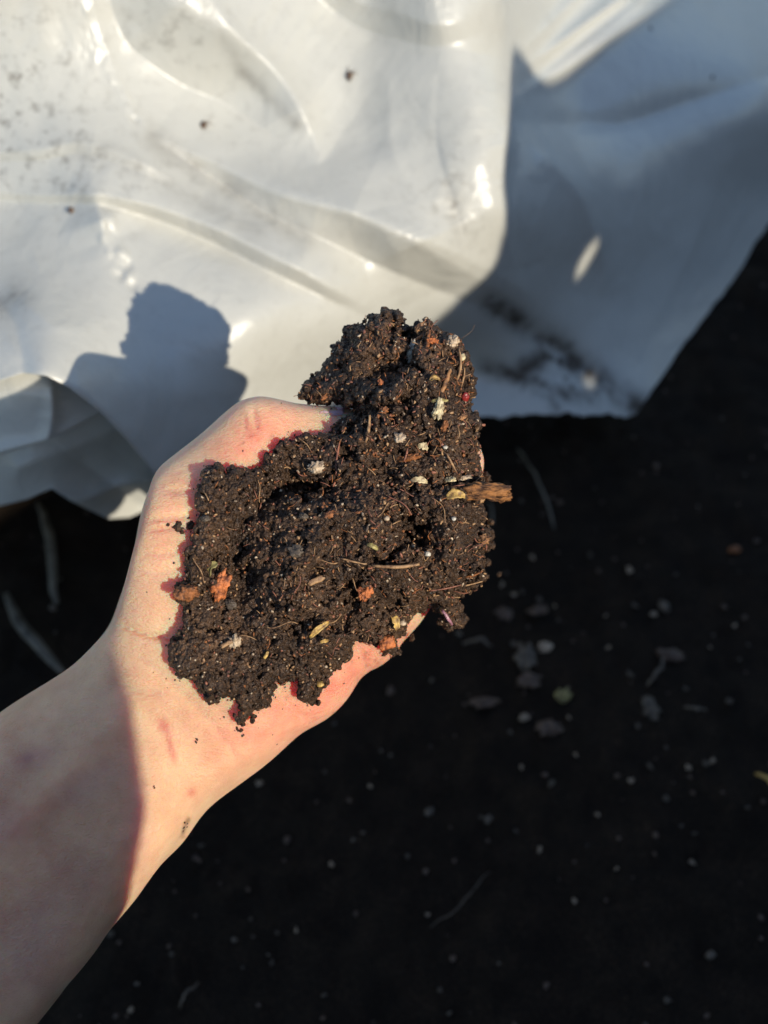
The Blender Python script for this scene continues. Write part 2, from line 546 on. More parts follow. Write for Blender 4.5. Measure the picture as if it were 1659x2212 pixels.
def fold_field(u, v, folds):
    z = np.zeros(u.shape)
    for pts, wl, wr, amps in folds:
        sl = smooth_line(pts, 5)
        d, s, t = line_dist(u, v, sl)
        amp = np.interp(t, np.linspace(0, 1, len(amps)), amps)
        w = np.where(s > 0, wr, wl)
        r = np.sqrt(d * d + 16.0) - 4.0
        z += amp * 1e-3 * np.exp(-(r / w) ** 1.12)
    return z


bn = VNoise(21, 32)


_rf = np.random.default_rng(4)
FACETS = []
for cu, cv2 in [(188, 6), (196, 30), (205, 56), (212, 82), (220, 106), (230, 132), (240, 156), (250, 178), (262, 200), (272, 220), (284, 246), (214, 122), (205, 100)]:
    FACETS.append((cu, cv2, _rf.uniform(15, 24), _rf.uniform(8, 12), 66 + _rf.normal(0, 12), _rf.normal(0, .05), _rf.normal(0, .06)))
for cu, cv2 in [(240, 492), (234, 522), (246, 552), (258, 582), (282, 606), (268, 560)]:
    FACETS.append((cu, cv2, _rf.uniform(20, 28), _rf.uniform(13, 18), 66 + _rf.normal(0, 12), _rf.normal(0, .04), _rf.normal(0, .04)))


def bag_depth_s(cu, cv2):
    a = np.array([float(cu)]); b = np.array([float(cv2)])
    return (bagF0(a, b) - fold_field(a, b, FOLDS) - ramp_field(a, b))[0]


def bag_depth(u, v):
    F = bagF0(u, v) - fold_field(u, v, FOLDS) - ramp_field(u, v)
    F = F - bn(u / 400, v / 400, u * 0 + 2, 3.2) * 0.0014 - bn(u / 400, v / 400, u * 0 + 5, 9) * 0.00035
    # small crumple facets that catch the sun
    G = F.copy()
    for cu, cv2, ra, rb_, ang, jx, jy in FACETS:
        V_ = np.array([-(cu - 829.5) * KPX, -(1106 - cv2) * KPX, 1.0]); V_ /= np.linalg.norm(V_)
        h_ = V_ + np.array([.587, -.215, .78]); zx = -h_[0] / h_[2] + jx; zy = -h_[1] / h_[2] + jy
        i0 = np.argmin((u.ravel() - cu) ** 2 + (v.ravel() - cv2) ** 2)
        Fc = F.ravel()[i0] if np.size(u) > 50 else float(bag_depth_s(cu, cv2))
        a_ = math.radians(ang); p_ = (u - cu) * math.cos(a_) + (v - cv2) * math.sin(a_); q_ = -(u - cu) * math.sin(a_) + (v - cv2) * math.cos(a_)
        m_ = np.exp(-((p_ / ra) ** 2 + (q_ / rb_) ** 2) ** 2.0)
        U_ = (u - 829.5) * KPX; Y_ = (1106 - v) * KPX; U0 = (cu - 829.5) * KPX; Y0 = (1106 - cv2) * KPX
        plane = Fc * (1 + zx * U0 + zy * Y0) / (1 + zx * U_ + zy * Y_)
        G = G + (plane - F) * m_
    return np.minimum(G, ground_F(v) - 0.006)


dirt_smears = [([(330, 300), (450, 390), (560, 450), (660, 510)], 26, .22), ([(640, 270), (520, 150), (430, 0)], 14, .28), ([(150, 330), (250, 340), (420, 430), (560, 500)], 26, .15),
               ([(1060, 655), (1150, 710), (1220, 760), (1310, 830), (1380, 880)], 26, 1.0), ([(1050, 790), (1130, 815), (1200, 845), (1290, 860)], 20, .9),
               ([(1130, 800), (1180, 770), (1250, 790)], 26, .7), ([(1200, 900), (1190, 850)], 14, .6), ([(980, 430), (1000, 520)], 30, .15), ([(520, 480), (800, 520)], 20, .10),
               ([(-40, 660), (30, 640)], 40, .3)]


def bag_dirt(u, v):
    sm_ = np.zeros(u.shape)
    for pts, w, a in dirt_smears:
        d, s, t = line_dist(u, v, pts)
        sm_ = np.maximum(sm_, min(1, a * 1.5) * np.exp(-(d / w) ** 2))
    sp_ = 0.9 * np.exp(-((u - 0) / 170) ** 2 - ((v - 210) / 190) ** 2) + 0.35 * np.exp(-((u - 380) / 120) ** 2 - ((v - 70) / 90) ** 2) + 0.25 * np.exp(-((u - 500) / 60) ** 2 - ((v - 270) / 60) ** 2)
    sp_ = sp_ + 0.10 + .35 * np.exp(-((u - 980) / 90) ** 2 - ((v - 430) / 120) ** 2) + .3 * np.exp(-((u - 150) / 260) ** 2 - ((v - 380) / 70) ** 2) + 0.9 * np.exp(-((u - 1180) / 90) ** 2 - ((v - 800) / 50) ** 2)
    return np.stack([sm_, np.clip(sp_, 0, 1), u * 0], -1)


def sheet(name, us, ylow_pts, vtop, nrow, depth_fn, parent, skirt=0.05, pw=1.0):
    yl = np.array(ylow_pts, float)
    low = np.interp(us, yl[:, 0], yl[:, 1])
    low = low + (bn(us / 400, us * 0 + 4, us * 0, 14) * 7 + bn(us / 400, us * 0 + 8, us * 0, 40) * 3) * np.clip((us - 900) / 200, 0, 1)
    t = np.linspace(0, 1, nrow) ** pw
    U = np.repeat(us[:, None], nrow, 1)
    V = vtop + (low[:, None] - vtop) * t[None]
    F = depth_fn(U, V)
    dirt = bag_dirt(U, V)
    P = W(U, V, F)
    # rolled under edge: the sheet turns back and down to the soil
    rolls = []
    gf = np.maximum(ground_F(low), F[:, -1] + 0.004)
    for q in (0.06, 0.18, 0.45, 0.8, 1.0):
        Fq = F[:, -1] + (gf - F[:, -1]) * q
        Vq = low - 10 * math.sin(q * 1.5) - 14 * q
        rolls.append(W(us, Vq, Fq))
    P = np.concatenate([P, np.stack(rolls, 1)], 1)
    dirt = np.concatenate([dirt, np.repeat(dirt[:, -1:], 5, 1)], 1)
    n1, n2 = P.shape[:2]
    ii = np.arange(n1 * n2).reshape(n1, n2)
    fc = np.stack([ii[:-1, :-1], ii[:-1, 1:], ii[1:, 1:], ii[1:, :-1]], -1).reshape(-1, 4)
    o = mesh_obj(name, P.reshape(-1, 3), fc, M_BAG, parent=parent, attrs={'dirt': dirt.reshape(-1, 3)})
    md = o.modifiers.new('thickness', 'SOLIDIFY'); md.thickness = 0.0004; md.offset = -1
    return o


bag = empty('plastic_bag', tuple(W(700., 905., .60)))
tag(bag, 'large crumpled white plastic bag with muddy creases behind the hand', 'bag')
sheet('bag_front', np.arange(-500, 2300, 3.6), YLOW, -420, 420, bag_depth, bag)


F2 = [([(-60, 860), (60, 850), (200, 880)], 40, 60, [3, 3, 0]), ([(110, 840), (112, 900), (100, 960)], 14, 16, [4, 6, 3]), ([(0, 975), (110, 945), (230, 880)], 20, 12, [3, 3, 3])]
sheet('bag_fold', np.arange(-420, 330, 4), [(-420, 1010), (-100, 1000), (0, 983), (60, 965), (140, 935), (200, 905), (245, 880), (330, 900)], 740, 90,
      lambda u, v: np.minimum(bagF0(u, v) + 0.022 + (v - 800) * 2e-5, ground_F(v) - .01) - fold_field(u, v, F2) , bag)
F3 = [([(120, 1070), (180, 1078), (240, 1055), (300, 1040), (360, 1045)], 16, 18, [5, 7, 7, 7, 6]), ([(40, 1010), (200, 950), (300, 890)], 40, 40, [6, 7, 6]), ([(180, 1000), (300, 1090)], 30, 40, [-5, -5])]
sheet('bag_fold', np.arange(-420, 520, 4), [(-420, 1110), (-100, 1098), (0, 1093), (60, 1078), (112, 1055), (150, 1080), (190, 1100), (235, 1121), (280, 1118), (320, 1100), (400, 1060), (520, 1000)], 820, 90,
      lambda u, v: np.minimum(bagF0(u, v) + 0.050 + (v - 800) * 3e-5, ground_F(v) - .006) - fold_field(u, v, F3), bag)

# ---------------------------------------------------------------- slatted light blocker added out of frame, shaped to cast the shade
FD = 0.75
nh = Vector((S_DIR.x, S_DIR.y, 0)).normalized()
hand_c = Vector(W(700., 1250., .30))
pf = hand_c + S_DIR * FD
pf_arm = hand_c + S_DIR * 0.40
hx = Vector((-nh.y, nh.x, 0))                     # along the blocker


def to_blocker(P):
    P = Vector(P)
    t = (pf - P).dot(nh) / S_DIR.dot(nh)
    Q = P + S_DIR * t
    return (Q - pf).dot(hx), Q.z


def bag_pt(u, v):
    return W(float(u), float(v), float(bag_depth(np.array([float(u)]), np.array([float(v)]))[0]))



# tops of the slats, cut to the wanted shade edge: (along the blocker, height)
RIGHT = [to_blocker(bag_pt(u, v)) for u, v in [(650, 1000), (690, 880), (860, 780), (1035, 722), (1055, 655), (1075, 560), (1085, 430), (1092, 330), (1099, 270), (1103, 170), (1108, 95), (1128, 110), (1150, 160), (1180, 180), (1215, 168), (1320, 80), (1430, 0), (1560, -100)]]
_f = sorted([(-1.0, .548), (0.092, .552)] + [(a, b) for a, b in RIGHT[1:]] + [(1.6, .67)])
FTOP = np.array(_f)
print('FTOP', np.round(FTOP, 3).tolist())
blocker = empty('shade_blocker', tuple(pf + hx * 0.2 - Vector((0, 0, pf.z))))
tag(blocker, 'slatted light blocker added outside the view to shade the soil and bag', 'blocker')


def blocker_piece(name, outline, th, off, mat=M_TIMBER):
    """outline in blocker coordinates (h, z), extruded th away from the viewer"""
    n = len(outline)
    v = []
    for k in (0, 1):
        for h, z in outline:
            p = pf + hx * h + nh * (off + k * th)
            v.append((p.x, p.y, z))
    f = [tuple(range(n))[::-1], tuple(range(n, 2 * n))] + [(i, (i + 1) % n, n + (i + 1) % n, n + i) for i in range(n)]
    return mesh_obj(name, v, f, mat, parent=blocker, smooth=False)


spots = [(1268, 548, 10, 34, 40), (1265, 811, 8, 16, 60)]
hcur = -0.95
kslat = 0
SW = 0.052
spot_holes = [to_blocker(bag_pt(1268, 548)), to_blocker(bag_pt(1265, 811))]
while hcur < 1.5:
    h0, h1 = hcur, hcur + SW
    OFF = 0.0
    inner = [x for x in np.linspace(h0, h1, 7)]
    top = [(x, float(np.interp(x, FTOP[:, 0], FTOP[:, 1]))) for x in inner]
    kn = [(q, k) for q, k in enumerate(spot_holes) if h0 - .001 < k[0] < h1 + .001]
    if not kn:
        blocker_piece('blocker_slat', [(h0, -0.02)] + [(h1, -0.02)] + top[::-1], .012, OFF)
    else:
        # a slat with holes added for the sun spots: built as strips around each hole
        zc = sorted([k[1] for q, k in kn])
        zprev = -0.02
        for q, (kh, kz) in sorted(kn, key=lambda t: t[1][1]):
            kh = min(max(kh, h0 + .011), h1 - .011)
            a, b_, lean = ((0.0058, 0.0135, 0.0050) if q == 0 else (0.0068, 0.0060, 0.0))
            ell = [(kh + a * math.cos(t) + lean * math.sin(t), kz + b_ * math.sin(t)) for t in np.linspace(0, 2 * math.pi, 21)[:-1]]
            lo, hi = kz - b_ - .006, kz + b_ + .006
            # left and right halves round the hole
            rt = [e for e in ell if True]
            top_i = int(np.argmax([e[1] for e in ell])); bot_i = int(np.argmin([e[1] for e in ell]))
            def arc(i, j, step):
                out = [ell[i]]
                while i != j:
                    i = (i + step) % len(ell); out.append(ell[i])
                return out
            right = arc(bot_i, top_i, 1); left = arc(bot_i, top_i, -1)
            blocker_piece('blocker_slat', [(h0, zprev), (h1, zprev), (h1, lo), (h0, lo)], .012, OFF)
            blocker_piece('blocker_slat', [(right[0][0], lo), (h1, lo), (h1, hi), (right[-1][0], hi)] + right[::-1], .012, OFF)
            blocker_piece('blocker_slat', [(left[0][0], lo)] + left + [(left[-1][0], hi), (h0, hi), (h0, lo)], .012, OFF)
            zprev = hi
        blocker_piece('blocker_slat', [(h0, zprev), (h1, zprev)] + top[::-1], .012, OFF)
    hcur = h1
    kslat += 1
for z0 in (0.10, 0.42):
    blocker_piece('blocker_rail', [(-0.95, z0), (1.5, z0), (1.5, z0 + .045), (-0.95, z0 + .045)], .02, 0.0145)
blocker_piece('blocker_post', [(-0.95, -0.05), (-0.90, -0.05), (-0.90, .56), (-0.95, .56)], .05, 0.035)
blocker_piece('blocker_post', [(1.44, -0.05), (1.49, -0.05), (1.49, .70), (1.44, .70)], .05, 0.035)
# second blocker added out of view, its edge shaped to shade the forearm
arm_blocker = [(-.34, 0.0), (-.155, 0.0), (-0.118, .30), (-0.098, .365), (-0.0885, .389), (-0.082, .400), (-0.0745, .411), (-0.069, .422), (-0.0625, .434), (-0.0575, .446), (-0.0530, .458), (-0.0500, .47),
         (-0.047, .52), (-0.10, .62), (-.30, .64)]
v = []
for k in (0, 1):
    for h, z in arm_blocker:
        p = pf_arm + hx * h + nh * (-0.022 + k * .012)
        v.append((p.x, p.y, z))
n = len(arm_blocker)
lb = mesh_obj('arm_shade_blocker', v, [tuple(range(n))[::-1], tuple(range(n, 2 * n))] + [(i, (i + 1) % n, n + (i + 1) % n, n + i) for i in range(n)], M_TIMBER, origin=tuple(pf_arm + hx * -.24 - Vector((0, 0, pf_arm.z))), smooth=False)
tag(lb, 'light blocker added outside the view to shade the forearm', 'arm_blocker')

# ---------------------------------------------------------------- shared frame for hand and compost: u, v pixels at F0, z metres towards the viewer
F0 = 0.31
PX = KPX * F0


def G2W(x, y, z):
    """metric frustum frame -> world"""
    F = F0 - z
    s = F / F0
    x = np.asarray(x) * s; y = np.asarray(y) * s
    return C0 + x[..., None] * M_RT + y[..., None] * M_UP + F[..., None] * M_FW


def uv2xy(u, v):
    return (np.asarray(u, float) - 829.5) * PX, (1106 - np.asarray(v, float)) * PX


# ---------------------------------------------------------------- hand
HAND_OUT = [(-700, 2000), (-300, 1690), (-60, 1572), (0, 1532), (60, 1490), (150, 1440), (205, 1392), (240, 1345), (262, 1280), (277, 1230), (292, 1175), (304, 1120), (318, 1070), (332, 1028), (350, 1002), (388, 970),
            (440, 930), (490, 890), (522, 867), (560, 857), (600, 862), (640, 870), (690, 871), (750, 867), (800, 860), (900, 880), (1010, 925), (1040, 965), (1044, 1015), (1030, 1060), (1020, 1120),
            (1000, 1200), (975, 1270), (946, 1312), (909, 1357), (876, 1392), (838, 1428), (800, 1450), (778, 1468), (752, 1512), (705, 1557), (640, 1590), (560, 1662), (470, 1732), (400, 1812), (330, 1890), (230, 2022), (150, 2125),
            (60, 2240), (-120, 2480), (-300, 2700)]
vox = 0.0009
x0, y1 = uv2xy(-430, 830); x1, y0 = uv2xy(1075, 2560)
gx = np.arange(x0, x1, vox); gy = np.arange(y0, y1, vox); gz = np.arange(-0.060, 0.062, vox)
pxu = gx / PX + 829.5; pyv = 1106 - gy / PX
UU, VV = np.meshgrid(pxu, pyv, indexing='ij')
hs = smooth_line(HAND_OUT + [HAND_OUT[0]], 4)[:-1]
hp = (poly_sdf(UU, VV, hs) * PX).astype(np.float32)
X, Y, Z = [a.astype(np.float32) for a in np.meshgrid(gx, gy, gz, indexing='ij')]


def cap(a, b, ra, rb, zs=1.0):
    """tapered capsule; a, b = (u, v, z mm), radii mm, zs>1 flattens it towards the viewer"""
    ax_, ay_ = uv2xy(a[0], a[1]); bx_, by_ = uv2xy(b[0], b[1])
    az, bz = a[2] * 1e-3, b[2] * 1e-3
    ex, ey, ez = bx_ - ax_, by_ - ay_, (bz - az) * zs
    L = ex * ex + ey * ey + ez * ez
    wx = X - np.float32(ax_); wy = Y - np.float32(ay_); wz = (Z - np.float32(az)) * np.float32(zs)
    t = np.clip((wx * ex + wy * ey + wz * ez) / L, 0, 1).astype(np.float32)
    d = np.sqrt((wx - t * ex) ** 2 + (wy - t * ey) ** 2 + (wz - t * ez) ** 2)
    return (d - (ra + (rb - ra) * t) * 1e-3).astype(np.float32) / np.float32(zs ** 0.5)


arm = cap((-560, 2480, 24), (-60, 1930, 8), 50, 45, 1.35)
arm = smin(arm, cap((-60, 1930, 8), (160, 1740, 4), 45, 37, 1.35), .012)
arm = smin(arm, cap((160, 1740, 4), (400, 1500, 0), 37, 32, 1.4), .012)
palm = cap((400, 1500, 0), (560, 1350, -8), 32, 33, 1.35)
palm = smin(palm, cap((560, 1350, -8), (820, 1130, -16), 33, 30, 1.7), .012)
palm = smin(palm, cap((560, 1540, -2), (770, 1380, -4), 19, 15), .012)      # little finger side
palm = smin(palm, cap((345, 1370, 7), (355, 1130, 12), 20, 18.5), .010)      # thumb mound
palm = smin(palm, cap((420, 1100, 8), (440, 1070, 8), 17, 16), .006)
thumb = cap((425, 1065, 8), (556, 938, 8), 16.0, 13.2)
thumb = smin(thumb, cap((556, 938, 8), (735, 950, 3), 13.2, 10.0, 1.1), .004)
hand = smin(smin(arm, palm, .012), thumb, .006)
for a, m, t_, r in [((850, 950, -20), (960, 950, -22), (1005, 1000, -4), 8.2), ((880, 1050, -24), (970, 1070, -26), (990, 1080, -8), 8.4),
                    ((880, 1150, -24), (950, 1170, -24), (960, 1170, -8), 8.0)]:
    fg = smin(cap(a, m, r + 1, r), cap(m, t_, r, r - 1.2), .003)
    hand = smin(hand, fg, .003)
fg = smin(cap((770, 1400, -8), (880, 1320, -12), 9.5, 8.0), cap((880, 1320, -12), (950, 1240, -8), 8.0, 6.8), .003)
hand = smin(hand, fg, .004)
del arm, palm, thumb, fg
# palm hollow and wrist creases
vnh = VNoise(77, 32)


def groove(pts, depth, w):
    d, s, t = line_dist(UU, VV, smooth_line(pts, 5))
    am = np.sin(np.clip(t, 0.02, 0.98) * math.pi) ** .5
    return (depth * am * np.exp(-(d / w) ** 2)).astype(np.float32)


gr = groove([(248, 1345), (300, 1366), (350, 1378), (400, 1385)], .0012, 6)
gr += groove([(262, 1395), (330, 1440), (400, 1500), (480, 1590), (540, 1680)], .0004, 6)
gr += groove([(300, 1130), (345, 1122), (400, 1118), (440, 1112)], .0006, 5) + groove([(305, 1148), (350, 1144), (410, 1138)], .0005, 5)
gr += groove([(296, 1195), (340, 1200), (400, 1190)], .0004, 5) + groove([(285, 1230), (330, 1240), (390, 1232)], .0004, 5)
gr += groove([(335, 1040), (370, 1060), (420, 1062)], .0005, 6) + groove([(545, 880), (552, 905), (556, 935)], .0006, 5) + groove([(520, 890), (530, 915), (535, 945)], .0004, 5)
gr += groove([(690, 1560), (640, 1540), (600, 1500)], .0007, 9) + groove([(800, 1452), (782, 1420), (770, 1400)], .0010, 8) + groove([(868, 1385), (850, 1370), (830, 1350)], .0009, 8)
gr += groove([(350, 1500), (300, 1490), (255, 1470)], .0004, 10)
# tendons under the wrist skin
tn = groove([(300, 1490), (200, 1620), (60, 1760), (-60, 1880)], .0014, 34) + groove([(420, 1560), (330, 1720), (200, 1900)], .0010, 26)
hand = hand + (gr * np.float32(2.2) - tn)[:, :, None]
kk = (.003 + .007 * np.clip((VV - 1330 + (UU - 250) * .35) / 120, 0, 1)).astype(np.float32)[:, :, None]
hand = smax(hand, -hp[:, :, None] * 1.0, kk)
hand += vnh(X, Y, Z, 70) * np.float32(.0007)
P, Q = surface_nets(hand)
HFIELD = hand
lx = gx[0] + P[:, 0] * vox; ly = gy[0] + P[:, 1] * vox; lz = gz[0] + P[:, 2] * vox
pu = lx / PX + 829.5; pv = 1106 - ly / PX
# front surface z of the hand by pixel
def make_front(field, gx_, gy_, gz_):
    ins = field < 0
    top = ins.shape[2] - 1 - np.argmax(ins[:, :, ::-1], 2)
    zf = gz_[0] + top * (gz_[1] - gz_[0])
    zf = np.where(ins.any(2), zf, np.nan)
    def f(u, v):
        x, y = uv2xy(u, v)
        i = int(round((x - gx_[0]) / (gx_[1] - gx_[0]))); j = int(round((y - gy_[0]) / (gy_[1] - gy_[0])))
        if 0 <= i < zf.shape[0] and 0 <= j < zf.shape[1]: return float(zf[i, j])
        return float('nan')
    return f


hand_front = make_front(hand, gx, gy, gz)
# skin pigment, plus a shade tone put into the forearm
col = np.tile(np.array([0.88, 0.58, 0.355]), (len(P), 1))


def blotch(cu, cv, ru, rv, c, a, rot=0):
    du = pu - cu; dv = pv - cv
    r_ = math.radians(rot); x_ = du * math.cos(r_) + dv * math.sin(r_); y_ = -du * math.sin(r_) + dv * math.cos(r_)
    w = a * np.exp(-(x_ / ru) ** 2 - (y_ / rv) ** 2)
    nz = 0.75 + 0.25 * vnh(lx, ly, lz, 400)
    w = np.clip(w * nz, 0, 1)[:, None]
    col[:] = col * (1 - w) + np.array(c) * w


PINK = (0.86, 0.27, 0.19)
blotch(560, 950, 120, 60, PINK, .8, -35); blotch(690, 1500, 200, 85, (0.92, 0.29, 0.20), .95, -38); blotch(830, 1380, 90, 60, PINK, .6, -40); blotch(390, 1060, 60, 60, PINK, .3)
blotch(370, 1140, 70, 26, PINK, .3); blotch(350, 1240, 50, 90, PINK, .25); blotch(520, 1580, 70, 60, (0.80, 0.27, 0.19), .6, -30); blotch(1020, 990, 40, 70, (0.72, 0.34, 0.26), .7)
RD = (0.66, 0.10, 0.11)
blotch(352, 1568, 12, 16, RD, .8, -25); blotch(365, 1600, 6, 30, RD, .75, -12); blotch(374, 1632, 7, 16, RD, .9, -15); blotch(414, 1712, 11, 10, RD, .75)
blotch(-40, 1850, 420, 330, (0.76, .38, .20), .85, -45)  # tone wanted in the forearm's shade, put into the skin colour
PUR = (0.62, 0.29, 0.24)
blotch(70, 1640, 60, 26, PUR, .5, -20); blotch(60, 1636, 14, 9, (0.5, .2, .2), .5); blotch(200, 1690, 90, 34, (0.60, 0.30, 0.26), .5, -30); blotch(120, 1960, 190, 90, (0.58, 0.33, 0.28), .4, -50)
blotch(20, 1790, 60, 50, (0.6, .28, .24), .45); blotch(300, 1780, 26, 110, (0.52, .28, .28), .4, 0); blotch(60, 2100, 90, 120, (0.60, 0.36, 0.32), .4, 0)
# soil smudges left on the skin
SMD = (0.10, 0.055, 0.03)
blotch(402, 1780, 5, 12, SMD, .8, 15); blotch(396, 1795, 4, 10, SMD, .8, 10); blotch(408, 1772, 4, 4, SMD, .7); blotch(398, 1808, 10, 3, (0.35, .2, .12), .5)
rr_ = np.random.default_rng(5)
for k in range(60):
    cu, cv = [(rr_.normal(640, 60), rr_.normal(1530, 30)), (rr_.normal(545, 50), rr_.normal(950, 26)), (rr_.normal(800, 30), rr_.normal(1420, 18))][k % 3]
    blotch(cu, cv, rr_.uniform(1.5, 4), rr_.uniform(1.5, 4), (0.22, .10, .06), rr_.uniform(.3, .8))
WP = G2W(lx, ly, lz)
person = empty('person', tuple(W(405., 1500., .33)))
tag(person, 'bare forearm and open hand cupping a clod of dark compost', 'person')
body = mesh_obj('hand', WP, Q, M_SKIN, parent=person, attrs={'skin_color': col})
del hand, X, Y, Z

# thumb nail: a thin curved plate on the edge of the thumb tip
nv = []; nfc = []
nu, nw = 9, 6
for k in (0, 1):
    for i in range(nu):
        for j in range(nw):
            a = i / (nu - 1); c = j / (nw - 1) - .5
            u = 692 + a * 52; v = 888 + 20 * c * (1 - .3 * a ** 3)
            zf = hand_front(u, max(v, 876))
            if zf != zf: zf = .010
            z = zf + .0004 - 0.002 * (max(0, -c - .1)) + (0 if k else -.0006)
            x, y = uv2xy(u, v)
            nv.append(G2W(np.array(x), np.array(y), np.array(z)))
for k in (0, 1):
    for i in range(nu - 1):
        for j in range(nw - 1):
            q = [k * nu * nw + i * nw + j, k * nu * nw + (i + 1) * nw + j, k * nu * nw + (i + 1) * nw + j + 1, k * nu * nw + i * nw + j + 1]
            nfc.append(q if k else q[::-1])
for i in range(nu - 1):
    for j in (0, nw - 1):
        q = [i * nw + j, (i + 1) * nw + j, nu * nw + (i + 1) * nw + j, nu * nw + i * nw + j]; nfc.append(q)
for j in range(nw - 1):
    for i in (0, nu - 1):
        nfc.append([i * nw + j, i * nw + j + 1, nu * nw + i * nw + j + 1, nu * nw + i * nw + j])
mesh_obj('thumbnail', np.array(nv), nfc, M_NAIL, parent=person)

# ---------------------------------------------------------------- clod of compost
CLOD = [(652, 866), (660, 830), (690, 800), (715, 780), (722, 752), (748, 740), (755, 712), (785, 705), (812, 696), (830, 680), (862, 690), (880, 705), (905, 712), (915, 704), (940, 712), (962, 735),
        (985, 735), (1000, 762), (1006, 800), (1022, 830), (1014, 870), (1022, 900), (1028, 930), (1018, 960), (1028, 1000), (1036, 1040), (1038, 1080), (1045, 1120), (1056, 1150), (1048, 1180), (1035, 1200), (1045, 1240), (1030, 1255),
        (1000, 1270), (975, 1290), (992, 1320), (985, 1350), (965, 1355), (952, 1320), (938, 1298), (924, 1290), (906, 1316), (890, 1338), (866, 1364), (852, 1374), (848, 1405), (832, 1418), (820, 1395), (800, 1376), (770, 1385), (748, 1410),
        (735, 1430), (710, 1450), (700, 1480), (676, 1518), (645, 1500), (638, 1475), (600, 1470), (582, 1482), (583, 1530), (560, 1525), (545, 1538), (518, 1562), (512, 1535), (512, 1510), (488, 1505), (450, 1512), (437, 1470),
        (410, 1465), (385, 1455), (370, 1430), (368, 1395), (385, 1370), (400, 1350), (413, 1320), (408, 1298), (390, 1290), (386, 1266), (408, 1255), (410, 1230), (420, 1190), (417, 1150), (432, 1138), (435, 1090), (430, 1050),
        (440, 1020), (460, 1010), (480, 1020), (520, 1017), (560, 1014), (600, 985), (612, 962), (650, 945), (690, 928), (712, 914), (745, 908), (778, 900), (776, 872), (745, 864), (700, 866)]
cv_ = 0.00031
x0, y1 = uv2xy(350, 660); x1, y0 = uv2xy(1085, 1590)
cx = np.arange(x0, x1, cv_); cy = np.arange(y0, y1, cv_); cz = np.arange(-0.022, 0.047, cv_)
cu_, cvv = np.meshgrid(cx / PX + 829.5, 1106 - cy / PX, indexing='ij')
vc = VNoise(5, 64)
CX2, CY2 = np.meshgrid(cx, cy, indexing='ij')
ju = vc(CX2, CY2, CX2 * 0 + .3, 260) * 9 + vc(CX2, CY2, CX2 * 0 + .3, 700) * 9
jv = vc(CX2, CY2, CX2 * 0 + .7, 260) * 9 + vc(CX2, CY2, CX2 * 0 + .7, 700) * 9
cp = poly_sdf(cu_ + ju, cvv + jv, CLOD)           # px
LOBES = [(850, 730, 12), (800, 790, 9), (940, 760, 17), (980, 820, 16), (700, 840, 5), (900, 870, 20), (832, 885, 27), (800, 915, 26), (760, 960, 20), (980, 930, 19), (930, 980, 22), (680, 975, 19), (640, 1010, 20), (830, 1010, 22), (740, 1040, 22),
         (1000, 1020, 19), (465, 1055, 21), (560, 1050, 17), (620, 1110, 26), (730, 1120, 29), (840, 1100, 27), (960, 1100, 25), (1020, 1150, 19), (560, 1180, 28), (660, 1210, 31), (780, 1190, 29), (880, 1210, 27), (980, 1210, 24),
         (450, 1180, 19), (440, 1240, 20), (520, 1260, 27), (640, 1290, 31), (740, 1290, 28), (850, 1280, 24), (940, 1270, 18), (410, 1320, 17), (470, 1330, 24), (560, 1360, 29), (680, 1370, 27), (780, 1350, 22), (860, 1350, 12),
         (420, 1420, 22), (500, 1430, 24), (600, 1430, 24), (680, 1470, 20), (540, 1510, 13), (970, 1330, 5), (480, 1480, 21)]
num = np.zeros(cu_.shape); den = np.zeros(cu_.shape)
for lu, lv, lh in LOBES:
    w = np.exp(-((cu_ - lu) ** 2 + (cvv - lv) ** 2) / (2 * 38.0 ** 2)) + 1e-6
    num += w * lh; den += w
front = num / den                                 # mm
nf = lambda f, o: vc(CX2, CY2, CX2 * 0 + o, f)
front += 3.2 * nf(75, .1) + 1.9 * nf(150, .2) + 1.0 * nf(330, .3)
front += 0.55 * nf(700, .4) + 0.35 * nf(1300, .45)
bill = 2.2 * (0.5 - np.abs(nf(120, .5))) + 1.5 * (0.5 - np.abs(nf(240, .6)))
front += bill


def crev(pts, depth, w, jag=1.0):
    d, s, t = line_dist(cu_ + ju * 2 * jag, cvv + jv * 2 * jag, pts)
    return depth * np.exp(-(d / w) ** 2)


front -= crev([(485, 1060), (500, 1110), (492, 1170), (500, 1230), (515, 1290)], 15, 22)
front -= crev([(515, 1070), (570, 1065), (620, 1050), (680, 1045)], 12, 20)
front -= crev([(870, 1125), (910, 1150), (900, 1175)], 13, 24) + crev([(915, 1120), (930, 1125)], 8, 18)
front -= crev([(800, 1215), (850, 1200), (870, 1195)], 8, 12) + crev([(765, 1250), (772, 1280), (760, 1300)], 10, 13) + crev([(740, 1310), (735, 1340)], 8, 15) + crev([(840, 1300), (880, 1305)], 8, 13)
front -= crev([(700, 905), (760, 910), (820, 880), (860, 870)], 8, 22) + crev([(868, 715), (880, 750), (878, 785)], 9, 16) + crev([(840, 790), (870, 790)], 5, 14)
front -= crev([(590, 1010), (650, 1030), (710, 1020)], 6, 12) + crev([(850, 1045), (890, 1048), (950, 1040), (1010, 1050)], 6, 10) + crev([(690, 1330), (640, 1350), (600, 1320)], 4, 12)
front -= crev([(440, 1330), (470, 1300)], 6, 10) + crev([(740, 960), (760, 990)], 4, 10) + crev([(560, 1460), (540, 1430), (555, 1400)], 5, 12) + crev([(690, 1240), (700, 1215)], 5, 12)
front -= crev([(650, 870), (600, 1000)], 0, 5)
back = np.minimum(front * .25 - 16, -2)
back = np.where(cvv < 900, -14, back)
# rim rounding
R_ = 60.0
dd = np.clip(cp / R_, 0, 1)
prof = np.sqrt(np.clip(1 - (1 - dd) ** 2, 0, 1))
edge_mid = 0.45 * front - 1.0
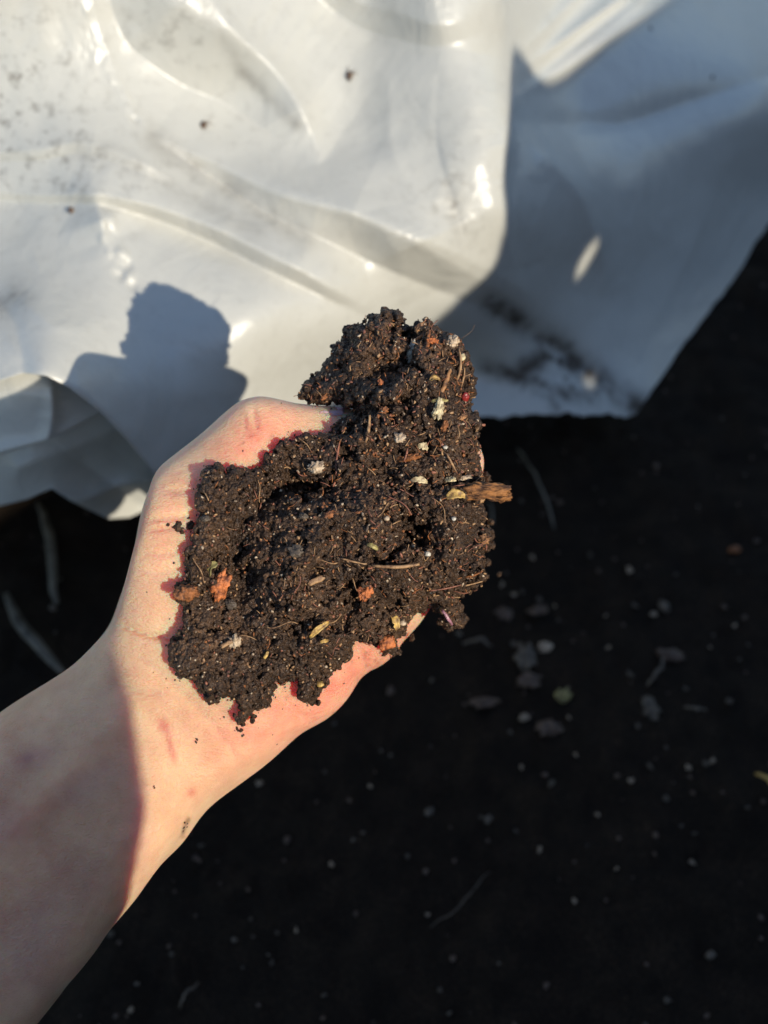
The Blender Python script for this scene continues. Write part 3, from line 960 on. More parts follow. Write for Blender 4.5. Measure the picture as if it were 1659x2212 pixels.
# the rim rests on the skin: keep the rim just above it
hfz = np.array([[hand_front(float(a), float(b)) for b in (1106 - cy[::6] / PX)] for a in (cx[::6] / PX + 829.5)])
hfz = np.repeat(np.repeat(hfz, 6, 0), 6, 1)[:len(cx), :len(cy)] * 1000
over = np.isfinite(hfz) & (cvv > 940)
edge_mid = np.where(over, np.maximum(edge_mid, np.nan_to_num(hfz) + 3.0), edge_mid)
front = np.where(over, np.maximum(front, np.nan_to_num(hfz) + 6.5), front)
frontR = edge_mid + (front - edge_mid) * prof
backR = edge_mid + (back - edge_mid) * prof
CZ = cz[None, None, :].astype(np.float32)
fld = np.maximum(CZ - (frontR * 1e-3).astype(np.float32)[:, :, None], (backR * 1e-3).astype(np.float32)[:, :, None] - CZ)
fld = np.maximum(fld, (-cp * PX).astype(np.float32)[:, :, None])
# crumb texture by fields of small aggregates on the surface
near = np.argwhere(np.abs(fld) < .0004)
vis = near[:, 2] * cv_ + cz[0] > (edge_mid[near[:, 0], near[:, 1]] - 5) * 1e-3
near = near[vis]
r2 = np.random.default_rng(3)
NG = 85000
pick = near[r2.integers(0, len(near), NG)]
rad = np.exp(r2.normal(math.log(.00042), .36, NG)).clip(.0003, .0016)
cxg, cyg, czg = cx[pick[:, 0]], cy[pick[:, 1]], cz[pick[:, 2]]
offs = r2.normal(0, .00022, (NG, 3))
# pits first
for k in range(9000):
    i, j, l = near[r2.integers(0, len(near))]
    r = r2.uniform(.0004, .0015) if k % 16 else r2.uniform(.0014, .0030); m = int(r / cv_) + 2
    a0, b0, c0 = max(i - m, 0), max(j - m, 0), max(l - m, 0)
    sub = fld[a0:i + m + 1, b0:j + m + 1, c0:l + m + 1]
    gi, gj, gl = np.ogrid[a0:a0 + sub.shape[0], b0:b0 + sub.shape[1], c0:c0 + sub.shape[2]]
    d = np.sqrt((gi - i) ** 2 + (gj - j) ** 2 + (gl - l) ** 2).astype(np.float32) * np.float32(cv_) - np.float32(r)
    np.maximum(sub, -d, out=sub)
for k in range(NG):
    i = (cxg[k] + offs[k, 0] - cx[0]) / cv_; j = (cyg[k] + offs[k, 1] - cy[0]) / cv_; l = (czg[k] + offs[k, 2] + rad[k] * .15 - cz[0]) / cv_
    m = int(rad[k] / cv_) + 2
    a0, b0, c0 = max(int(i) - m, 0), max(int(j) - m, 0), max(int(l) - m, 0)
    sub = fld[a0:int(i) + m + 2, b0:int(j) + m + 2, c0:int(l) + m + 2]
    if sub.size == 0: continue
    gi, gj, gl = np.ogrid[a0:a0 + sub.shape[0], b0:b0 + sub.shape[1], c0:c0 + sub.shape[2]]
    d = np.sqrt((gi - i) ** 2 + (gj - j) ** 2 + (gl - l) ** 2).astype(np.float32) * np.float32(cv_) - np.float32(rad[k])
    np.minimum(sub, d, out=sub)
nb = np.argwhere(np.abs(fld) < .0009)
bx_, by_, bz_ = cx[nb[:, 0]], cy[nb[:, 1]], cz[nb[:, 2]]
fld[nb[:, 0], nb[:, 1], nb[:, 2]] += (vc(bx_, by_, bz_, 950) * .00030 + vc(bx_, by_, bz_, 1900) * .00022 + vc(bx_, by_, bz_, 400) * .00025).astype(np.float32)
del nb, bx_, by_, bz_
fld[0] = fld[-1] = 1e-3; fld[:, 0] = fld[:, -1] = 1e-3; fld[:, :, 0] = fld[:, :, -1] = 1e-3
P, Q = surface_nets(fld)
clod_front = make_front(fld, cx, cy, cz)
clod = empty('soil_clod', tuple(W(700., 1250., .315)))
tag(clod, 'moist dark compost clod full of bark bits lying in the open palm', 'soil clod')
mesh_obj('crumbly_soil', G2W(cx[0] + P[:, 0] * cv_, cy[0] + P[:, 1] * cv_, cz[0] + P[:, 2] * cv_), Q, M_SOIL, parent=clod)
print('clod quads', len(Q))
del fld

# ---------------------------------------------------------------- bits in the clod and crumbs lying about
rb = np.random.default_rng(17)
CAMB = np.stack([M_RT, M_UP, -M_FW])              # right, up, towards the viewer
_ico = None


def ico(sub=2):
    t = (1 + 5 ** .5) / 2
    v = [(-1, t, 0), (1, t, 0), (-1, -t, 0), (1, -t, 0), (0, -1, t), (0, 1, t), (0, -1, -t), (0, 1, -t), (t, 0, -1), (t, 0, 1), (-t, 0, -1), (-t, 0, 1)]
    v = [np.array(p) / np.linalg.norm(p) for p in v]
    f = [(0, 11, 5), (0, 5, 1), (0, 1, 7), (0, 7, 10), (0, 10, 11), (1, 5, 9), (5, 11, 4), (11, 10, 2), (10, 7, 6), (7, 1, 8), (3, 9, 4), (3, 4, 2), (3, 2, 6), (3, 6, 8), (3, 8, 9), (4, 9, 5), (2, 4, 11), (6, 2, 10), (8, 6, 7), (9, 8, 1)]
    for _ in range(sub):
        mid = {}; nf_ = []
        def m(a, b):
            k = (min(a, b), max(a, b))
            if k not in mid:
                p = v[a] + v[b]; v.append(p / np.linalg.norm(p)); mid[k] = len(v) - 1
            return mid[k]
        for a, b, c in f:
            ab, bc, ca = m(a, b), m(b, c), m(c, a)
            nf_ += [(a, ab, ca), (b, bc, ab), (c, ca, bc), (ab, bc, ca)]
        f = nf_
    return np.array(v), np.array(f)


ICO = {1: ico(1), 2: ico(2), 3: ico(3)}


def lump(L, Wd, T, rough=.25, sub=2, boxy=0.0, freq=1.6):
    """irregular lump, half sizes along local x, y, z"""
    v, f = ICO[sub]
    v = v.copy()
    if boxy: v = np.sign(v) * np.abs(v) ** (1 - boxy)
    o = rb.uniform(0, 20, 3)
    n1 = vn(v[:, 0] + o[0], v[:, 1] + o[1], v[:, 2] + o[2], freq); n2 = vn(v[:, 0] + o[0], v[:, 1] + o[1], v[:, 2] + o[2], freq * 2.7)
    v = v * (1 + rough * n1 + rough * .6 * n2)[:, None]
    return v * np.array([L, Wd, T]), f


def tube(pts, rad, nseg=6, flat=1.0):
    """pts: local 3d points, rad: radius along"""
    pts = np.array(pts, float); n = len(pts)
    v = []; f = []
    for i in range(n):
        t = pts[min(i + 1, n - 1)] - pts[max(i - 1, 0)]; t /= max(np.linalg.norm(t), 1e-9)
        a = np.cross(t, [0, 0, 1.0]); a = a / max(np.linalg.norm(a), 1e-6) if np.linalg.norm(a) > 1e-3 else np.array([1.0, 0, 0])
        b_ = np.cross(t, a)
        r = rad[i] if hasattr(rad, '__len__') else rad
        for k in range(nseg):
            an = 2 * math.pi * k / nseg
            v.append(pts[i] + a * r * math.cos(an) + b_ * r * flat * math.sin(an))
    for i in range(n - 1):
        for k in range(nseg):
            f.append((i * nseg + k, i * nseg + (k + 1) % nseg, (i + 1) * nseg + (k + 1) % nseg, (i + 1) * nseg + k))
    v.append(pts[0]); v.append(pts[-1])
    c0, c1 = len(v) - 2, len(v) - 1
    for k in range(nseg):
        f.append((c0, (k + 1) % nseg, k, k)); f.append((c1, (n - 1) * nseg + k, (n - 1) * nseg + (k + 1) % nseg, (n - 1) * nseg + (k + 1) % nseg))
    f = [tuple(dict.fromkeys(q)) for q in f]
    return np.array(v), f


def rot2(v, ang, tilt=0.0, roll=0.0):
    a = math.radians(ang)
    v = v @ np.array(Matrix.Rotation(roll, 3, 'X')).T @ np.array(Matrix.Rotation(tilt, 3, 'Y')).T
    return v @ np.array(Matrix.Rotation(a, 3, 'Z')).T


def clod_pt(u, v, lift=0.0):
    z = clod_front(u, v)
    if z != z:
        z = hand_front(u, v)
        if z != z: z = 0.0
    x, y = uv2xy(u, v)
    return G2W(np.array(x), np.array(y), np.array(z + lift))


def place(name, shape, u, v, mat, ang=0, lift=0.0, parent=clod, tilt=None, roll=None, pos=None, basis=CAMB, smooth=True):
    vv, ff = shape
    tilt = rb.normal(0, .25) if tilt is None else tilt
    roll = rb.normal(0, .3) if roll is None else roll
    vv = rot2(np.asarray(vv, float), ang, tilt, roll)
    p = clod_pt(u, v, lift) if pos is None else np.asarray(pos, float)
    wv = p + vv @ basis
    ff = [tuple(int(q) for q in f) for f in ff]
    if parent is not None:
        o = mesh_obj(name, wv, ff, mat, parent=parent, origin=p - np.array(parent_world(parent)), smooth=smooth)
    else:
        o = mesh_obj(name, wv, ff, mat, origin=p, smooth=smooth)
    return o


mm_ = PX
def pxl(n): return n * PX


def part(name, kind, u, v, L, Wd, T, mat, ang=0, lift=0.0, label=None, **k):
    """L, Wd: length and width in view pixels; T thickness"""
    if kind == 'lump': sh = lump(pxl(L) / 2, pxl(Wd) / 2, pxl(T) / 2, .28, 2)
    elif kind == 'jag': sh = lump(pxl(L) / 2, pxl(Wd) / 2, pxl(T) / 2, .55, 3, .1, 2.6)
    elif kind == 'chip': sh = lump(pxl(L) / 2, pxl(Wd) / 2, pxl(T) / 2, .22, 3, .45, 2.2)
    elif kind == 'twig':
        n = 9; b_ = rb.normal(0, .05)
        pts = [((t - .5) * pxl(L), b_ * pxl(L) * math.sin(t * 3.1) + rb.normal(0, .02) * pxl(Wd) * 2, pxl(Wd) * .2 * math.sin(t * 5)) for t in np.linspace(0, 1, n)]
        sh = tube(pts, [pxl(Wd) / 2 * (1 - .35 * abs(t - .45) * 2) * rb.uniform(.85, 1.15) for t in np.linspace(0, 1, n)], 7, T)
    elif kind == 'fibre':
        n = 14; a0 = rb.uniform(0, 6); am = rb.uniform(.06, .16)
        pts = [((t - .5) * pxl(L), am * pxl(L) * math.sin(t * 4.5 + a0), pxl(4) * math.sin(t * 3.1) + rb.normal(0, .00008)) for t in np.linspace(0, 1, n)]
        sh = tube(pts, pxl(Wd) / 2, 5)
    elif kind == 'leaf':
        nl, nw_ = 9, 5; vv = []; ff = []
        jag = rb.uniform(.55, 1.1, (nl, 2))
        for kz in (0, 1):
            for i in range(nl):
                a = i / (nl - 1); ww = math.sin(math.pi * (.08 + .84 * a)) ** .6 * pxl(Wd) / 2
                for j in range(nw_):
                    c = j / (nw_ - 1) * 2 - 1
                    vv.append(((a - .5) * pxl(L), c * ww * jag[i, 0 if c < 0 else 1] + pxl(Wd) * .25 * math.sin(a * 3), pxl(T) * (math.sin(a * 4) * .8 + c * c * .8) + kz * .00018))
        B_ = nl * nw_
        for i in range(nl - 1):
            for j in range(nw_ - 1):
                q = (i * nw_ + j, (i + 1) * nw_ + j, (i + 1) * nw_ + j + 1, i * nw_ + j + 1)
                ff.append(q[::-1]); ff.append(tuple(x + B_ for x in q))
        for i in range(nl - 1):
            ff.append((i * nw_, (i + 1) * nw_, (i + 1) * nw_ + B_, i * nw_ + B_)); j = nw_ - 1
            ff.append((i * nw_ + j, i * nw_ + j + B_, (i + 1) * nw_ + j + B_, (i + 1) * nw_ + j))
        for j in range(nw_ - 1):
            ff.append((j, j + B_, j + 1 + B_, j + 1)); o_ = (nl - 1) * nw_
            ff.append((o_ + j, o_ + j + 1, o_ + j + 1 + B_, o_ + j + B_))
        sh = (np.array(vv), ff)
    o = place(name, sh, u, v, mat, ang, lift, **k)
    if label: o['label'] = label
    return o


# the broken stub of bark that sticks out on the right
part('bark_stub', 'jag', 1048, 1062, 88, 38, 28, M_BARK, -4, -.006, label='thick brown bark stub poking out to the right', tilt=.1, roll=.2, pos=clod_pt(1005, 1062, .001) + CAMB[0] * pxl(42) - CAMB[2] * .003)
part('bark_stub', 'jag', 1078, 1072, 44, 20, 18, M_BARK, -8, -.004, tilt=0, roll=0)
BITS = [
    ('wood_splinter', 'twig', 957, 835, 74, 11, .6, M_WOOD, 66, .0012, 'orange brown splinter near the top right'), ('twig', 'twig', 988, 790, 66, 6, .8, M_TAN, 86, .001, None),
    ('twig', 'twig', 855, 1220, 92, 8, .8, M_TAN, 2, .0012, 'straight tan twig lying level'), ('twig', 'twig', 794, 926, 56, 7, .8, M_TAN, 82, .0014, None), ('twig', 'twig', 731, 988, 74, 5, .8, M_ROOT, 84, .0012, None),
    ('twig', 'twig', 765, 1212, 50, 4, .8, M_TAN, -12, .0012, None), ('twig', 'twig', 975, 1000, 44, 5, .8, M_TAN, -62, .001, None), ('twig', 'twig', 1022, 1240, 44, 5, .8, M_RUST, 20, .001, None),
    ('twig', 'twig', 925, 745, 70, 8, .7, M_RUST, 84, .001, None), ('twig', 'twig', 905, 725, 34, 7, .7, M_RUST, 40, .001, None), ('twig', 'twig', 1012, 1262, 60, 4, .8, M_TAN, 12, .001, None),
    ('twig', 'twig', 962, 1270, 66, 4, .8, M_ROOT, 10, .001, None), ('twig', 'twig', 1000, 815, 40, 4, .8, M_TAN, 80, .001, None), ('twig', 'twig', 877, 975, 40, 5, .8, M_ROOT, 78, .001, None),
    ('white_scrap', 'jag', 948, 884, 38, 18, 7, M_CREAM, 78, .0014, 'torn cream scrap'), ('leaf_scrap', 'leaf', 950, 866, 34, 9, 3, M_OLIVE, 0, .0018, None),
    ('shell_flake', 'jag', 888, 758, 42, 14, 9, M_WHITE, 74, .001, 'glossy white flake'), ('leaf_scrap', 'leaf', 939, 822, 22, 14, 4, M_YELLOW, 10, .0012, 'small yellow orange scrap'),
    ('pebble', 'jag', 977, 738, 24, 20, 18, M_PALE, 30, .0012, None), ('pebble', 'lump', 999, 772, 14, 16, 10, M_CREAM, 0, .001, None), ('seed', 'lump', 1005, 857, 18, 20, 16, M_RED, 0, .001, 'dark red seed at the right rim'),
    ('bark_chip', 'jag', 910, 708, 24, 16, 8, M_WOOD, 30, .001, None), ('bark_chip', 'jag', 935, 738, 36, 12, 8, M_ORANGE, -6, .001, None), ('bark_chip', 'jag', 823, 828, 14, 9, 6, M_ORANGE, -60, .001, None),
    ('pebble', 'jag', 683, 1010, 27, 19, 12, M_PALE, 10, .0008, 'flat cream stone'), ('pebble', 'jag', 862, 945, 20, 17, 12, M_PALE, 0, .001, None), ('leaf_scrap', 'leaf', 912, 968, 24, 17, 4, M_CREAM, -20, .001, None),
    ('leaf_scrap', 'leaf', 905, 1040, 34, 14, 4, M_CREAM, -8, .001, None), ('white_scrap', 'jag', 972, 1035, 24, 10, 6, M_CREAM, 0, .001, None), ('white_scrap', 'jag', 1004, 1032, 24, 9, 6, M_PALE, 5, .001, None),
    ('leaf_scrap', 'leaf', 984, 1074, 38, 24, 5, M_YELLOW, 0, .0014, 'orange yellow leaf scrap beside the bark stub'), ('bark_chip', 'jag', 884, 988, 44, 12, 8, M_RUST, 8, .001, None),
    ('pebble', 'lump', 924, 1196, 14, 10, 8, M_WHITE, 0, .0014, 'smooth white pebble'), ('grit', 'lump', 962, 966, 10, 8, 8, M_WHITE, 0, .001, None),
    ('brick_crumb', 'jag', 475, 1264, 50, 30, 16, M_ORANGE, 62, .0018, 'bright orange brick crumb'), ('brick_crumb', 'jag', 401, 1279, 40, 28, 20, M_RUST, 0, .0014, None), ('brick_crumb', 'jag', 790, 1277, 32, 24, 14, M_ORANGE, 80, .0014, None),
    ('leaf_scrap', 'leaf', 460, 1230, 32, 26, 4, M_OLIVE, 60, .0016, 'olive yellow leaf scrap'), ('wood_splinter', 'chip', 683, 1254, 32, 11, 6, M_TAN, 22, .0014, None),
    ('leaf_scrap', 'leaf', 690, 1360, 48, 14, 5, M_YELLOW, 38, .0016, 'curled yellow leaf strip'), ('leaf_scrap', 'leaf', 850, 1345, 34, 18, 5, M_YELLOW, -70, .0014, None), ('leaf_scrap', 'leaf', 805, 1180, 24, 12, 4, M_OLIVE, -30, .001, None),
    ('brick_crumb', 'chip', 836, 1388, 32, 28, 18, M_ORANGE, 10, .0016, 'orange pebble on the lower rim'), ('pebble', 'jag', 505, 1385, 20, 30, 14, M_PALE, 0, .0014, None), ('wood_splinter', 'chip', 489, 1391, 26, 8, 6, M_TAN, 28, .0014, None),
    ('stone', 'jag', 640, 1190, 28, 20, 9, M_GREY, 0, .001, None), ('stone', 'jag', 443, 1120, 14, 12, 9, M_GREY, 0, .001, None), ('stone', 'jag', 655, 1115, 16, 12, 9, M_GREY, 0, .001, None), ('stone', 'jag', 498, 1305, 22, 18, 8, M_GREY, 0, .0006, None),
    ('bark_chip', 'jag', 714, 1110, 22, 12, 7, M_RUST, 20, .001, None), ('grit', 'lump', 980, 1120, 9, 8, 8, M_WHITE, 0, .001, None), ('pebble', 'lump', 870, 1345, 16, 13, 9, M_PALE, 0, .0012, None), ('pebble', 'lump', 836, 1120, 12, 10, 8, M_PALE, 0, .001, None),
    ('bark_chip', 'jag', 1040, 1075, 22, 14, 9, M_TAN, 50, .001, None), ('bark_chip', 'jag', 960, 920, 20, 12, 7, M_RUST, 70, .001, None), ('bark_chip', 'jag', 830, 885, 14, 10, 6, M_RUST, 0, .001, None), ('bark_chip', 'jag', 1045, 1165, 22, 16, 10, M_WOOD, 0, .001, None),
    ('leaf_scrap', 'leaf', 700, 1385, 18, 8, 3, M_YELLOW, 10, .001, None), ('grit', 'lump', 692, 1520 - 42, 14, 12, 8, M_YELLOW, 10, .001, None), ('wood_splinter', 'chip', 575, 1415, 16, 6, 5, M_YELLOW, 60, .001, None),
    ('shoot', 'twig', 966, 1334, 40, 8, .9, M_PURPLE, -56, .0022, 'shiny purple white shoot at the lower right'), ('bark_chip', 'jag', 700, 858, 16, 8, 6, M_RUST, 40, .001, None), ('bark_chip', 'jag', 1000, 900, 18, 9, 7, M_WOOD, 30, .001, None)]
for nme, kd, u, v, L, w_, T, mt, an, li, lab in BITS:
    part(nme, kd, u, v, L, w_, T, mt, an, li, lab)
for u, v, L, w_, an, mt in [(865, 1090, 60, 2.6, -42, M_ROOT), (900, 1065, 70, 2.4, -4, M_ROOT), (700, 1215, 50, 2, 16, M_TAN), (610, 1350, 60, 1.8, -8, M_TAN), (560, 1060, 46, 1.8, -80, M_TAN), (1030, 1040, 40, 2, 60, M_TAN), (760, 1255, 44, 2, -50, M_TAN),
                            (930, 705, 40, 1.8, 30, M_ROOT), (742, 745, 30, 1.5, 120, M_BRN), (990, 930, 40, 2, 70, M_TAN), (430, 1230, 50, 2, -70, M_TAN), (830, 1100, 50, 2, 40, M_TAN), (660, 960, 40, 1.8, -50, M_TAN), (1030, 1180, 50, 2, 40, M_ROOT),
                            (950, 1100, 60, 2, -60, M_TAN), (720, 1340, 40, 2, 30, M_TAN), (520, 1380, 60, 1.5, 0, M_TAN), (880, 1240, 50, 1.8, -20, M_ROOT), (640, 1270, 50, 2, 80, M_ROOT), (1010, 720, 46, 1.6, 60, M_BRN), (985, 1280, 50, 2, 15, M_ROOT)]:
    part('root_fibre', 'fibre', u, v, L, w_, 1, mt, an, .0008)
for u, v, a, b_, z in [(1056, 1155, 22, 26, -.012), (1062, 1178, 16, 14, -.016), (1050, 1215, 24, 18, -.012), (1040, 1246, 30, 20, -.010), (1060, 1128, 14, 14, -.014), (1050, 1030, 18, 26, -.012), (992, 1338, 34, 40, -.018), (968, 1352, 26, 22, -.012),
                     (1022, 1268, 22, 14, -.012), (1036, 1200, 18, 24, -.008), (1078, 1240, 12, 10, -.03), (1024, 965, 14, 16, -.01), (950, 1345, 14, 12, -.006), (890, 1378, 16, 10, -.004), (850, 1412, 14, 12, -.004)]:
    x, y = uv2xy(u, v)
    place('soil_lump', lump(pxl(a) / 2, pxl(b_) / 2, pxl(min(a, b_)) / 2, .45, 3, 0, 2.2), u, v, M_SOIL, rb.uniform(0, 90), pos=G2W(np.array(x), np.array(y), np.array(z)))
# the countless small flecks in the compost, joined
groups = {}
near_uv = []
tries = 0
while len(near_uv) < 3600 and tries < 16000:
    tries += 1
    u = rb.uniform(370, 1050); v = rb.uniform(685, 1540)
    zf = clod_front(u, v)
    if zf != zf: continue
    near_uv.append((u, v))
    right = (u - 700) / 350 + (1000 - v) / 900
    p = clod_pt(u, v, rb.uniform(-.0002, .0004))
    k = rb.random()
    if k < .5:
        sh = lump(pxl(rb.uniform(1.5, 4.2)), pxl(rb.uniform(1.2, 3)), pxl(2), .4, 1); mt = rb.choice([0, 1, 2, 3, 4], p=[.15, .25, .15, .15, .3])
    elif k < .8:
        L = rb.uniform(8, 24); am = rb.normal(0, .12)
        sh = tube([((t - .5) * pxl(L), am * pxl(L) * math.sin(t * 3.1), pxl(2) * math.sin(t * 3)) for t in np.linspace(0, 1, 5)], pxl(rb.uniform(.6, 1.3)), 4); mt = rb.choice([1, 2, 3])
        if rb.random() > .5 + right * .5: continue
    else:
        sh = lump(pxl(rb.uniform(3, 7)), pxl(rb.uniform(1.5, 3.5)), pxl(1.6), .5, 1); mt = rb.choice([1, 2, 3, 4])
        if rb.random() > .35 + right * .6: continue
    vv = rot2(np.asarray(sh[0], float), rb.uniform(0, 360), rb.normal(0, .4), rb.normal(0, .4)) @ CAMB + p
    groups.setdefault(int(mt), []).append((vv, sh[1]))


def joined(name, items, mat, parent=None, label=None, origin=None):
    V = []; Fc = []; o = 0
    for vv, ff in items:
        V.append(vv)
        Fc += [tuple(int(x) + o for x in f) for f in ff]
        o += len(vv)
    V = np.concatenate(V)
    ob = mesh_obj(name, V, Fc, mat, parent=parent, origin=origin)
    ob['kind'] = 'stuff'
    if label: ob['label'] = label
    return ob


for k, nme, mt in [(0, 'pale_grit', M_PALE), (1, 'straw_flecks', M_TAN), (2, 'root_flecks', M_ROOT), (3, 'bark_flecks', M_RUST), (4, 'soil_flecks', M_BRN)]:
    if k in groups: joined(nme, groups[k], mt, parent=clod)


# crumbs on the skin
def skin_pt(u, v, lift=.0003):
    z = hand_front(u, v)
    x, y = uv2xy(u, v)
    return G2W(np.array(x), np.array(y), np.array((z if z == z else 0) + lift))


def crumb_chain(name, pts, label, group=None, r=3.2, n=5):
    items = []
    for i, (u, v, s_) in enumerate(pts):
        for q in range(n):
            uu, v2 = u + rb.normal(0, s_ * .45), v + rb.normal(0, s_ * .45)
            sh = lump(pxl(s_ * rb.uniform(.3, .6)), pxl(s_ * rb.uniform(.3, .55)), pxl(s_ * .4), .45, 2)
            items.append((rot2(np.asarray(sh[0]), rb.uniform(0, 360)) @ CAMB + skin_pt(uu, v2, pxl(s_ * .22)), sh[1]))
    V = []; Fc = []; o = 0
    for vv, ff in items:
        V.append(vv); Fc += [tuple(int(x) + o for x in f) for f in ff]; o += len(vv)
    ob = mesh_obj(name, np.concatenate(V), Fc, M_SOIL)
    tag(ob, label, 'crumb', group)


crumb_chain('soil_crumb', [(513, 1572, 7), (519, 1579, 6), (525, 1586, 6)], 'curled dark crumb alone on the pink palm just below the clod')
crumb_chain('soil_crumb', [(383, 1135, 11), (392, 1143, 9), (372, 1136, 6)], 'dark crumb on the skin left of the clod, larger of the two')
crumb_chain('soil_crumb', [(407, 1133, 10), (412, 1130, 7)], 'dark crumb touching the clod on its upper left, smaller of the two')
crumb_chain('soil_crumb', [(402, 1503, 5)], 'small dark speck on the lit wrist right below the lowest left corner of the clod', n=3)
crumb_chain('soil_crumb', [(425, 1596, 6)], 'small dark speck on the wrist right of the red scratch', n=3)
crumb_chain('soil_crumb', [(333, 1701, 4)], 'tiny dark speck on the wrist close to the shade line', n=3)
crumb_chain('soil_crumb', [(376, 1220, 5)], 'small dark speck on the thumb mound left of the clod', n=3)
crumb_chain('soil_crumb', [(400, 1776, 5), (398, 1786, 5), (395, 1797, 4)], 'thin brown soil smear near the lower edge of the wrist', n=2)
crumb_chain('soil_crumb', [(553, 1475 + 40, 5)], 'dark crumb on the palm between the hanging tips of the clod', n=3)

# fine crumbs dusted on the palm round the clod
items = []
cl = np.array(CLOD, float)
tries = 0
while len(items) < 300 and tries < 5000:
    tries += 1
    k = rb.integers(0, len(cl)); t = rb.random()
    q = cl[k] * (1 - t) + cl[(k + 1) % len(cl)] * t + rb.normal(0, 1, 2) * rb.choice([7, 16, 34], p=[.45, .35, .2])
    if np.isfinite(clod_front(q[0], q[1])) or not np.isfinite(hand_front(q[0], q[1])): continue
    if not np.isfinite(hand_front(q[0] - 12, q[1])) or not np.isfinite(hand_front(q[0] + 10, q[1] + 10)): continue
    r = rb.uniform(.6, 2.2) ** 1.2
    items.append((rot2(np.asarray(lump(pxl(r), pxl(r * .7), pxl(r * .6), .5, 1)[0]), rb.uniform(0, 360)) @ CAMB + skin_pt(q[0], q[1], pxl(r * .3)), ICO[1][1]))
o = joined('soil_dust', items, M_BRN); tag(o, 'fine brown soil dust on the palm around the clod', kind='stuff')

# specks on the bag
for u, v, s_, lab in [(755, 165, 9, 'brown spiky dirt fleck on the upper middle of the white bag'), (440, 271, 8, 'brown dirt fleck on the white bag left of the long crease'), (155, 455, 6, 'small grey dirt fleck on the left of the white bag'),
                      (1405, 62, 4, 'tiny dark fleck on the blue lit corner of the bag'), (1538, 168, 5, 'dark fleck near the right end of the upper bag pleat')]:
    P0 = bag_pt(u, v); sc = KPX * 0.47
    items = [lump(s_ * sc * .7, s_ * sc * 1.0, s_ * sc * .5, .4, 2)]
    for q in range(5):
        an = rb.uniform(0, 6.28); L = s_ * sc * rb.uniform(1.2, 2.4)
        items.append(tube([(0, 0, 0), (math.cos(an) * L * .5, math.sin(an) * L * .5, s_ * sc * .3), (math.cos(an) * L, math.sin(an) * L, 0)], s_ * sc * .09, 4))
    V = []; Fc = []; o = 0
    for vv, ff in items:
        V.append(np.asarray(vv) @ CAMB + P0 + CAMB[2] * .001); Fc += [tuple(int(x) + o for x in f) for f in ff]; o += len(vv)
    tag(mesh_obj('dirt_fleck', np.concatenate(V), Fc, M_BRN), lab, 'fleck')

# ---------------------------------------------------------------- litter on the soil
GB = np.eye(3)


def gpt(u, v, lift=0.001):
    p = W(float(u), float(v), float(ground_F(v)))
    return np.array([p[0], p[1], float(ground_h(np.array(p[0]), np.array(p[1]))) + lift]), KPX * float(ground_F(v))


def gthing(name, sh, u, v, mat, label, cat, group=None, ang=0, lift=.001, tilt=0.0):
    p, _ = gpt(u, v, lift)
    o = place(name, sh, 0, 0, mat, ang, parent=None, pos=p, basis=GB, tilt=tilt, roll=rb.normal(0, .3))
    tag(o, label, cat, group)
    return o


def blade(name, u0, v0, u1, v1, wpx, mat, label, cat='stalk', lift=.004):
    a, s_ = gpt(u0, v0, lift); b_, _ = gpt(u1, v1, lift)
    m = (a + b_) / 2; n = 9
    sd = np.array([(b_ - a)[1], -(b_ - a)[0], 0]) * rb.normal(0, .07)
    pts = [a + (b_ - a) * t + sd * math.sin(t * 4.2) + np.array([0, 0, .004 * math.sin(t * 3.14)]) + rb.normal(0, .0005, 3) - m for t in np.linspace(0, 1, n)]
    sh = tube(pts, [wpx * s_ / 2 * (1 - .5 * abs(2 * t - 1) ** 2) for t in np.linspace(0, 1, n)], 7, .5)
    o = mesh_obj(name, sh[0] + m, sh[1], mat, origin=m)
    tag(o, label, cat)


blade('grass_stalk', 20, 1292, 128, 1455, 26, M_BLADE, 'blurred pale grass stalk leaning beside the forearm, lower of the two at the left edge')
blade('grass_stalk', 86, 1090, 134, 1318, 22, M_BLADE, 'blurred pale grass stalk under the bag edge, upper of the two at the left')
blade('straw', 1628, 1682, 1672, 1722, 12, M_YELLOW, 'short yellow straw on the soil at the right edge of the view', 'straw')
blade('straw', 1118, 960, 1206, 1135, 7, M_BLADE, 'long faint thin straw on the soil right of the bark stub', 'straw')
blade('straw', 1055, 1078, 1066, 1130, 6, M_BLADE, 'short faint straw just right of the clod', 'straw')
blade('straw', 1000, 1396, 1062, 1394, 9, M_GRIT, 'short level straw on the soil right below the purple shoot', 'straw')
blade('straw', 1428, 1425, 1395, 1500, 8, M_GRIT, 'thin pale root piece right of the middle of the dark soil', 'straw')
blade('straw', 385, 2175, 425, 2120, 7, M_GRIT, 'thin pale straw on the soil near the bottom beside the forearm', 'straw')
blade('straw', 930, 2000, 1062, 1885, 3, M_GRIT, 'very thin long straw lying on the lower dark soil', 'straw')
blade('straw', 1470, 1540, 1520, 1552, 7, M_GRIT, 'short faint straw right of the pale curved crumb', 'straw')
gs = KPX * .58
gthing('brick_crumb', lump(14 * gs, 10 * gs, 8 * gs, .3, 2), 1587, 1186, M_RUST, 'dull reddish crumb on the soil near the right edge', 'crumb', lift=.003)
